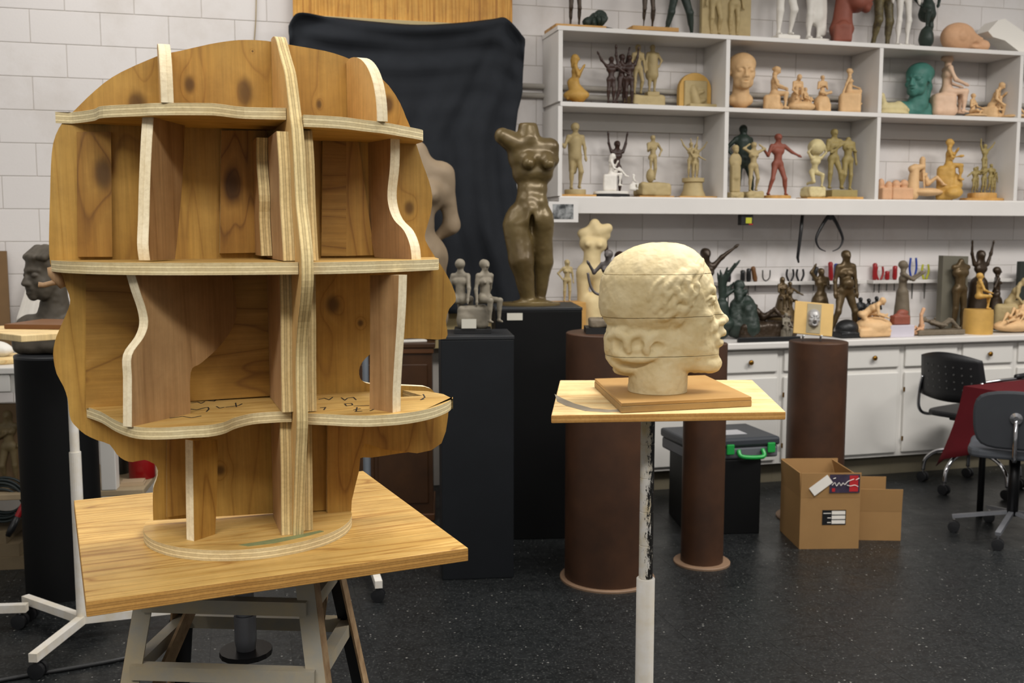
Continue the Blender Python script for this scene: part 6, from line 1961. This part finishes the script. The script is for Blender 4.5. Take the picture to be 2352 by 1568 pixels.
# red covered table
t0_ = on_z(2212, 886, .75)
TA = R(28)
tc0 = t0_ + Vector((math.cos(TA), math.sin(TA), 0)) * .61 + Vector((math.sin(TA), -math.cos(TA), 0)) * .37
tbl = empty('work_table', (tc0.x, tc0.y, 0), TA)
tag(tbl, 'table hidden under the dark red cloth', 'table')
MB().box(-.60, .60, -.36, .36, .71, .742).build('tabletop', PLANK, tbl, loc=(0, 0, 0))
for x in (-.52, .52):
    for y in (-.29, .29):
        MB().tube([(x, y, 0), (x, y, .7095)], .018, 10).build('leg', DARK, tbl, loc=(0, 0, 0), smooth=True)
def tablecloth():
    W_, D_, n = .606, .366, 12
    per = []
    for i in range(n): per.append((-W_ + 2 * W_ * i / n, -D_, 0, -1))
    for i in range(n): per.append((W_, -D_ + 2 * D_ * i / n, 1, 0))
    for i in range(n): per.append((W_ - 2 * W_ * i / n, D_, 0, 1))
    for i in range(n): per.append((-W_, D_ - 2 * D_ * i / n, -1, 0))
    rows = 9
    V, F = [], []
    N_ = len(per)
    for j in range(rows):
        t = j / (rows - 1)
        for i, (x, y, nx, ny) in enumerate(per):
            cor = (min(abs(abs(x) - W_), .25) / .25) * 0 + (1 - min(1, min(abs(abs(x) - W_) + abs(abs(y) - D_), .2) / .2))
            drop = .225 + .275 * cor + .03 * math.sin(i * 1.7)
            fl_ = .015 + .05 * t * (math.sin(i * 1.9) * .5 + .6) + .10 * cor * t
            dx, dy = (nx, ny) if cor < .5 else (math.copysign(.7, x), math.copysign(.7, y))
            V.append((x + dx * fl_ * t ** .6, y + dy * fl_ * t ** .6, .7475 - drop * t - (0.0 if j else 0)))
    for j in range(rows - 1):
        for i in range(N_):
            k = (i + 1) % N_
            F.append((j * N_ + i, (j + 1) * N_ + i, (j + 1) * N_ + k, j * N_ + k))
    F.append(tuple(range(N_)))
    return V, F
V, F = tablecloth()
mb = MB(); mb.add(V, F)
tc_ = mb.build('red_tablecloth', paint('maroon_cloth', (86, 15, 23), .8, .15, 8, .15, 400, spec=.2), None, loc=tbl.location, rz=TA, auto=50)
md = tc_.modifiers.new('thick', 'SOLIDIFY'); md.thickness = .003; md.offset = 1
tag(tc_, 'dark red cloth draped over table at right edge', 'tablecloth')

# second chair, cut by the picture edge
q2 = floor_at(2352, 1218)
c2_ = empty('swivel_chair', (2.66, 5.20, 0), R(-28))
tag(c2_, 'dark grey padded swivel chair at right picture edge', 'chair')
PADG = paint('pad_charcoal', (44, 47, 52), .7, .15, 10, .1, 200)
o_ = MB().prism(smooth_line([(-.16, -.13), (0, -.15), (.16, -.13), (.20, 0), (.17, .12), (0, .15), (-.17, .12), (-.20, 0)], 4, True), -.02, .02).build('backrest', PADG, c2_, M=Matrix.Translation((0, -.22, .665)) @ basis((0, 0, 0), (1, 0, 0), (0, 0, 1)), bev=.012)
MB().prism(smooth_line([(-.2, -.2), (0, -.21), (.2, -.2), (.22, 0), (.2, .2), (0, .22), (-.2, .2), (-.22, 0)], 4, True), .455, .505).build('seat', paint('pad_grey', (74, 78, 84), .7, .15), c2_, loc=(0, 0, 0), bev=.015)
MB().tube(smooth_line([(0, -.245, .67), (0, -.27, .58), (0, -.25, .47), (0, -.10, .44)], 5), .012, 10).build('back_bar', CHR, c2_, loc=(0, 0, 0), smooth=True)
MB().lathe([(.03, 0), (.03, .012), (.012, .016)], 14).build('back_knob', CHR, c2_, M=Matrix.Translation((0, -.241, .68)) @ Matrix.Rotation(R(90), 4, 'X'))
MB().tube([(0, 0, .4545), (0, 0, .12)], .028, 14).build('column', DARK, c2_, loc=(0, 0, 0), smooth=True)
for k in range(5):
    a = k * 2 * math.pi / 5 + .75
    MB().bar((.025 * math.cos(a), .025 * math.sin(a), .135), (.29 * math.cos(a), .29 * math.sin(a), .085), .026, .018).build('base_leg', ALU, c2_, loc=(0, 0, 0))
    caster(c2_, (.28 * math.cos(a), .28 * math.sin(a), 0), .03)

# ================================================================== white stands on casters
def caster_stand(label, hub, tips, pole_h, pole_r=.022, pole_mat=None, extra=None):
    e = empty('caster_stand', (hub.x, hub.y, 0))
    tag(e, label, 'stand', 'stands on casters')
    zl = .085
    for t in tips:
        v = Vector((t.x - hub.x, t.y - hub.y, 0))
        MB().bar((0, 0, zl), (v.x, v.y, zl), .032, .032).build('leg', WSTEEL, e, loc=(0, 0, 0))
        n = v.normalized()
        caster(e, (v.x - n.x * .03, v.y - n.y * .03, 0), .03)
    MB().tube([(0, 0, zl + .0165), (0, 0, pole_h * .62)], pole_r, 20).build('sleeve', pole_mat or WSTEEL, e, loc=(0, 0, 0), smooth=False)
    MB().tube([(0, 0, pole_h * .62), (0, 0, pole_h)], pole_r * .8, 20).build('pole', pole_mat or WSTEEL, e, loc=(0, 0, 0))
    return e
ZL = .09
hubA = on_z(190, 1418, ZL)
eA = caster_stand('white stand on casters behind left corner of square board', hubA, [on_z(75, 1508, ZL), on_z(58, 1372, ZL), on_z(425, 1392, ZL), on_z(330, 1345, ZL)], 1.225)
brd = MB().prism([(-.40, -.06), (-.02, -.34), (.34, -.02), (.0, .28)], 1.2255, 1.25).build('top_board', [PINE], eA, loc=(0, 0, 0), bev=.003)
pm = MB().box(-.17, .12, -.10, .14, 0, .018).build('wood_plate', paint('plate_dark', (120, 78, 40), .5), None, loc=(hubA.x - .02, hubA.y - .02, 1.2505), rz=R(-8), bev=.002)
tag(pm, 'small brown wooden plate lying on the white caster stand', 'board')
hubB = on_z(-190, 1400, ZL)
caster_stand('second white stand whose foot enters at left picture edge', hubB, [on_z(62, 1392, ZL), on_z(-260, 1520, ZL), on_z(-300, 1340, ZL)], 1.1)
hubC = on_z(846, 1268, ZL)
caster_stand('grey pole stand on casters hidden behind plywood head', hubC, [on_z(870, 1340, ZL), on_z(760, 1290, ZL), on_z(905, 1235, ZL)], 1.25, .018, paint('pole_bluegrey', (150, 158, 168), .35, .1, metal=.6))

# ================================================================== left side: round pedestal with bust
pL = floor_at(140, 1385)
rL = .164
cL = Vector((on_y(153, 1385, pL.y + rL).x, pL.y + rL, 0))
hL = on_y(133, 822, pL.y).z
eL = empty('round_pedestal', (cL.x, cL.y, 0))
tag(eL, 'black round column pedestal carrying the dark bust', 'pedestal')
MB().lathe([(rL, 0), (rL, hL - .012), (rL, hL - .012)], 56).build('body', BLK, eL, loc=(0, 0, 0), auto=40)
MB().lathe([(rL + .001, hL - .0118), (rL + .001, hL - .003), (rL - .002, hL)], 56).build('top', paint('pedestal_top', (38, 40, 43)), eL, loc=(0, 0, 0), auto=40)
hp_, hcut = headform('wavy', .35)
hp_ = tf(hp_, (0, 0, .95), 1.0, R(-38)) + [('c', (0, .1, .85), (0, .08, .55), .23, .30), ('c', (-.42, .06, .42), (.42, .06, .42), .26, .26), ('b', (-.05, .04, .22), (.62, .34, .28), .14), ('c', (-.3, -.12, .5), (.3, -.1, .3), .12, .14)]
sculpt('bust', 'dark grey clay bust of a man looking left on black column', 112, hL, 548, hp_, paint('dark_clay', (86, 78, 66), .6, .25, 14, .3, 50), on=(cL.x - .01, cL.y), face=0, cat='bust', k=.05, res=110, lump=.016, cuts=tf(hcut, (0, 0, .95), 1.0, R(-38)), rzroot=0)

# workbench along the left wall
wbY = floor_at(60, 1295).y
wx1 = on_y(300, 1000, wbY).x
bench = empty('workbench', (wx1, wbY, 0), WA * .6)
tag(bench, 'white workbench with drawers and lower shelf behind black column', 'workbench')
zt = on_y(30, 838, wbY).z
MB().box(-2.0, .05, -.02, .62, zt - .03, zt).build('top', WHITE2, bench, loc=(0, 0, 0), bev=.004)
for i in range(4):
    dr_ = MB().box(-.52 - .42 * i + .01, -.1 - .42 * i - .01, -.012, .0, zt - .115, zt - .035).build('drawer', WHITE2, bench, loc=(0, 0, 0), bev=.003)
    kb = MB().lathe([(.006, 0), (.012, .015)], 10)
    kb.v = [(x - .31 - .42 * i, -zz - .012, y + zt - .075) for x, y, zz in kb.v]
    kb.build('knob', DARK, dr_, loc=(0, 0, 0), recalc=True)
MB().box(-1.98, .03, .0005, .58, zt - .12, zt - .0305).build('apron', WHITE2, bench, loc=(0, 0, 0))
zs_ = on_y(300, 1124, wbY).z
MB().box(-2.0, .05, .0, .60, zs_ - .03, zs_).build('lower_shelf', paint('bench_shelf', (178, 158, 126), .6, .15, 8), bench, loc=(0, 0, 0), bev=.004)
for x in (-.11, -1.9):
    MB().box(x - .035, x + .035, .0, .07, 0, zs_ - .0305).box(x - .035, x + .035, .0, .07, zs_, zt - .1205).build('post', WHITE2, bench, loc=(0, 0, 0), bev=.004)
for k in range(3):
    o_ = MB().box(-1.5, -.05 - .06 * k, .02 + .01 * k, .30, 0, .06).build('timber', paint('grey_timber', (120, 104, 78), .7, .2, 8), None, loc=(0, 0, 0))
    o_.location = bench.matrix_basis @ Vector((-.45, 0, .005 + .061 * k)) if False else Vector((wx1 - .42, wbY - .02 - .06, .0005 + .061 * k))
    o_.rotation_euler = (0, 0, WA * .6)
    tag(o_, ['bottom', 'middle', 'top'][k] + ' of three stacked grey timbers on the floor under the workbench', 'timber', 'stacked timbers')
def onb(px, py, dy=.2):
    p = on_y(px, py, wbY + dy)
    return p
# relief of a figure standing on the lower shelf
p_ = onb(18, 1085, .08)
m_ = px2m(p_)
rr = empty('brown_relief', (p_.x, p_.y, zs_ + .0005), R(6))
tag(rr, 'brown clay relief panel with standing figure on workbench shelf', 'relief')
MB().box(-70 * m_, 60 * m_, -.012, .02, 0, 190 * m_).build('slab', paint('relief_brown', (116, 92, 62), .7, .2, 8), rr, loc=(0, 0, 0), bev=.004)
form_obj('figure', tf(wom(arms=('fold', 'hip'), legs=('contra', 'stand'), hair='long'), (0, -.01, .0), 178 * m_), paint('relief_figure', (122, 106, 72), .6, .25, 14), 2.2 * m_, 4 * m_, rr, (8 * m_, 0, 0))
# coil of cable, clamp and other things on the shelf
p_ = onb(20, 1150, .02)
cc = empty('cable_coil', (p_.x, wbY + .03, .186), 0)
tag(cc, 'coil of dark green cable on stacked timbers under the workbench', 'cable')
for k in range(8):
    r_ = .10 + .008 * (k % 3)
    pts = [(r_ * math.cos(a) * (1 + .06 * math.sin(k)), -.075 + .012 * (k % 4), .12 + r_ * .8 * math.sin(a) + .006 * k) for a in [i * 2 * math.pi / 28 for i in range(29)]]
    MB().tube(pts, .007, 6).build('loop', paint('cable_green', (36, 46, 46), .5), cc, loc=(0, 0, 0), smooth=True)
p_ = onb(46, 1190, -.10)
bcl = empty('bar_clamp', (p_.x, p_.y, 0))
tag(bcl, 'red and black tool handle leaning against workbench', 'clamp')
a_, b_ = on_y(58, 1150, wbY - .06) - bcl.location, on_y(26, 1215, wbY - .10) - bcl.location
a2 = on_y(150, 960, wbY - .02) - bcl.location
MB().tube([a2, a_], .011, 10).build('bar', REDH, bcl, loc=(0, 0, 0))
MB().tube([a_, a_ * .45 + b_ * .55], .014, 10).build('red_grip', REDH, bcl, loc=(0, 0, 0))
MB().tube([a_ * .45 + b_ * .55, b_, b_ + (b_ - a_) * .25], [.016, .018, .012], 10).build('black_grip', BLKH, bcl, loc=(0, 0, 0), smooth=True)
# on the bench top
p_ = onb(18, 830, .12)
o_ = MB().lathe([(.13, 0), (.14, .012), (.14, .022), (.12, .03)], 36).build('turntable', PINE, None, loc=(p_.x - .03, p_.y, zt + .0005), auto=40)
tag(o_, 'round pale wooden turntable on workbench top', 'turntable')
sculpt('red_bag', 'crumpled red and brown bag on workbench behind bust', 38, zt, 745, [('e', (0, 0, .35), (.4, .35, .38)), ('e', (.2, -.1, .75), (.22, .2, .3)), ('e', (-.35, -.1, .25), (.3, .25, .25))], paint('red_bag', (122, 40, 32), .5, .3, 30, rgb2=(70, 30, 26)), on=(p_.x + .16, p_.y + .22), cat='bag', k=.1, res=40, lump=.03, rzroot=0)
o_ = form_obj('plaster_lump', [('e', (0, 0, .035), (.07, .05, .04)), ('e', (.04, -.02, .03), (.05, .04, .03))], PLAST, .006, .02, None, (p_.x - .05, p_.y - .01, zt + .0315), lump=.006, lfreq=20)
tag(o_, 'small white plaster lump on round turntable', 'plaster lump')
pz = on_wall(6, 640, .03)
o_ = MB().box(-.30, .03, -.02, .0, zt - .2, on_wall(8, 576, .03).z).build('leaning_board', paint('brown_panel', (126, 96, 60), .6, .2, 6), None, loc=(pz.x, pz.y, 0), rz=WA)
tag(o_, 'brown wooden panel leaning on block wall at left picture edge', 'board')
V, F = [], []
for j in range(14):
    for i in range(12):
        s, t = i / 11, j / 13
        x = 108 - 20 * (1 - t) - (78 * t + 8) * (1 - s) * .85 + 20 * s
        y = 590 + 150 * t
        V.append(on_wall(x, y, .06 + .015 * math.sin(s * 14 + t * 3)))
for j in range(13):
    for i in range(11):
        a = j * 12 + i
        F.append((a, a + 1, a + 13, a + 12))
mb = MB(); mb.add(V, F)
o_ = mb.build('white_rag', PLAST, None, smooth=True)
md = o_.modifiers.new('thick', 'SOLIDIFY'); md.thickness = .004
tag(o_, 'white rag hanging on block wall behind dark bust', 'cloth')
p_ = onb(328, 1108, .25)
e = empty('red_canister', (p_.x, p_.y, zs_ + .0005))
tag(e, 'red metal canister on workbench shelf seen under plywood bun', 'canister')
MB().lathe([(.062, 0), (.065, .005), (.065, .16), (.05, .185), (.02, .19)], 24).build('body', paint('canister_red', (150, 20, 22), .3, .1), e, loc=(0, 0, 0), auto=40)
MB().lathe([(.02, .1905), (.02, .215), (.015, .22)], 16).build('cap', DARK, e, loc=(0, 0, 0), auto=40)
p_ = onb(305, 1120, .10)
o_ = MB().box(-.06, .06, -.04, .04, 0, .012).box(-.05, .055, -.035, .04, .0125, .02).build('paper_pad', paint('pad_cream', (196, 172, 140), .6), None, loc=(p_.x, p_.y, zs_ + .0005), rz=.2)
tag(o_, 'small cream paper pad on workbench shelf before red canister', 'paper')
p_ = onb(275, 1080, .35)
o_ = MB().lathe([(.05, 0), (.055, .01), (.055, .22), (.03, .25)], 20).build('dark_bottle', paint('dark_can', (44, 46, 42), .4), None, loc=(p_.x, p_.y, zs_ + .0005), auto=40)
tag(o_, 'dark grey can on workbench shelf left of red canister', 'can')
# ---- cable across the floor
pts = [floor_at(x, y) for x, y in [(-40, 1575), (60, 1556), (170, 1538), (300, 1512), (370, 1478), (412, 1438), (432, 1400), (436, 1375), (420, 1350)]]
pts = smooth_line([(p.x, p.y, .0085) for p in pts], 6)
o_ = MB().tube(pts, .0085, 8).build('floor_cable', paint('cable_black', (34, 35, 36), .45), None, smooth=True)
tag(o_, 'thick black cable lying across the dark floor at lower left', 'cable')
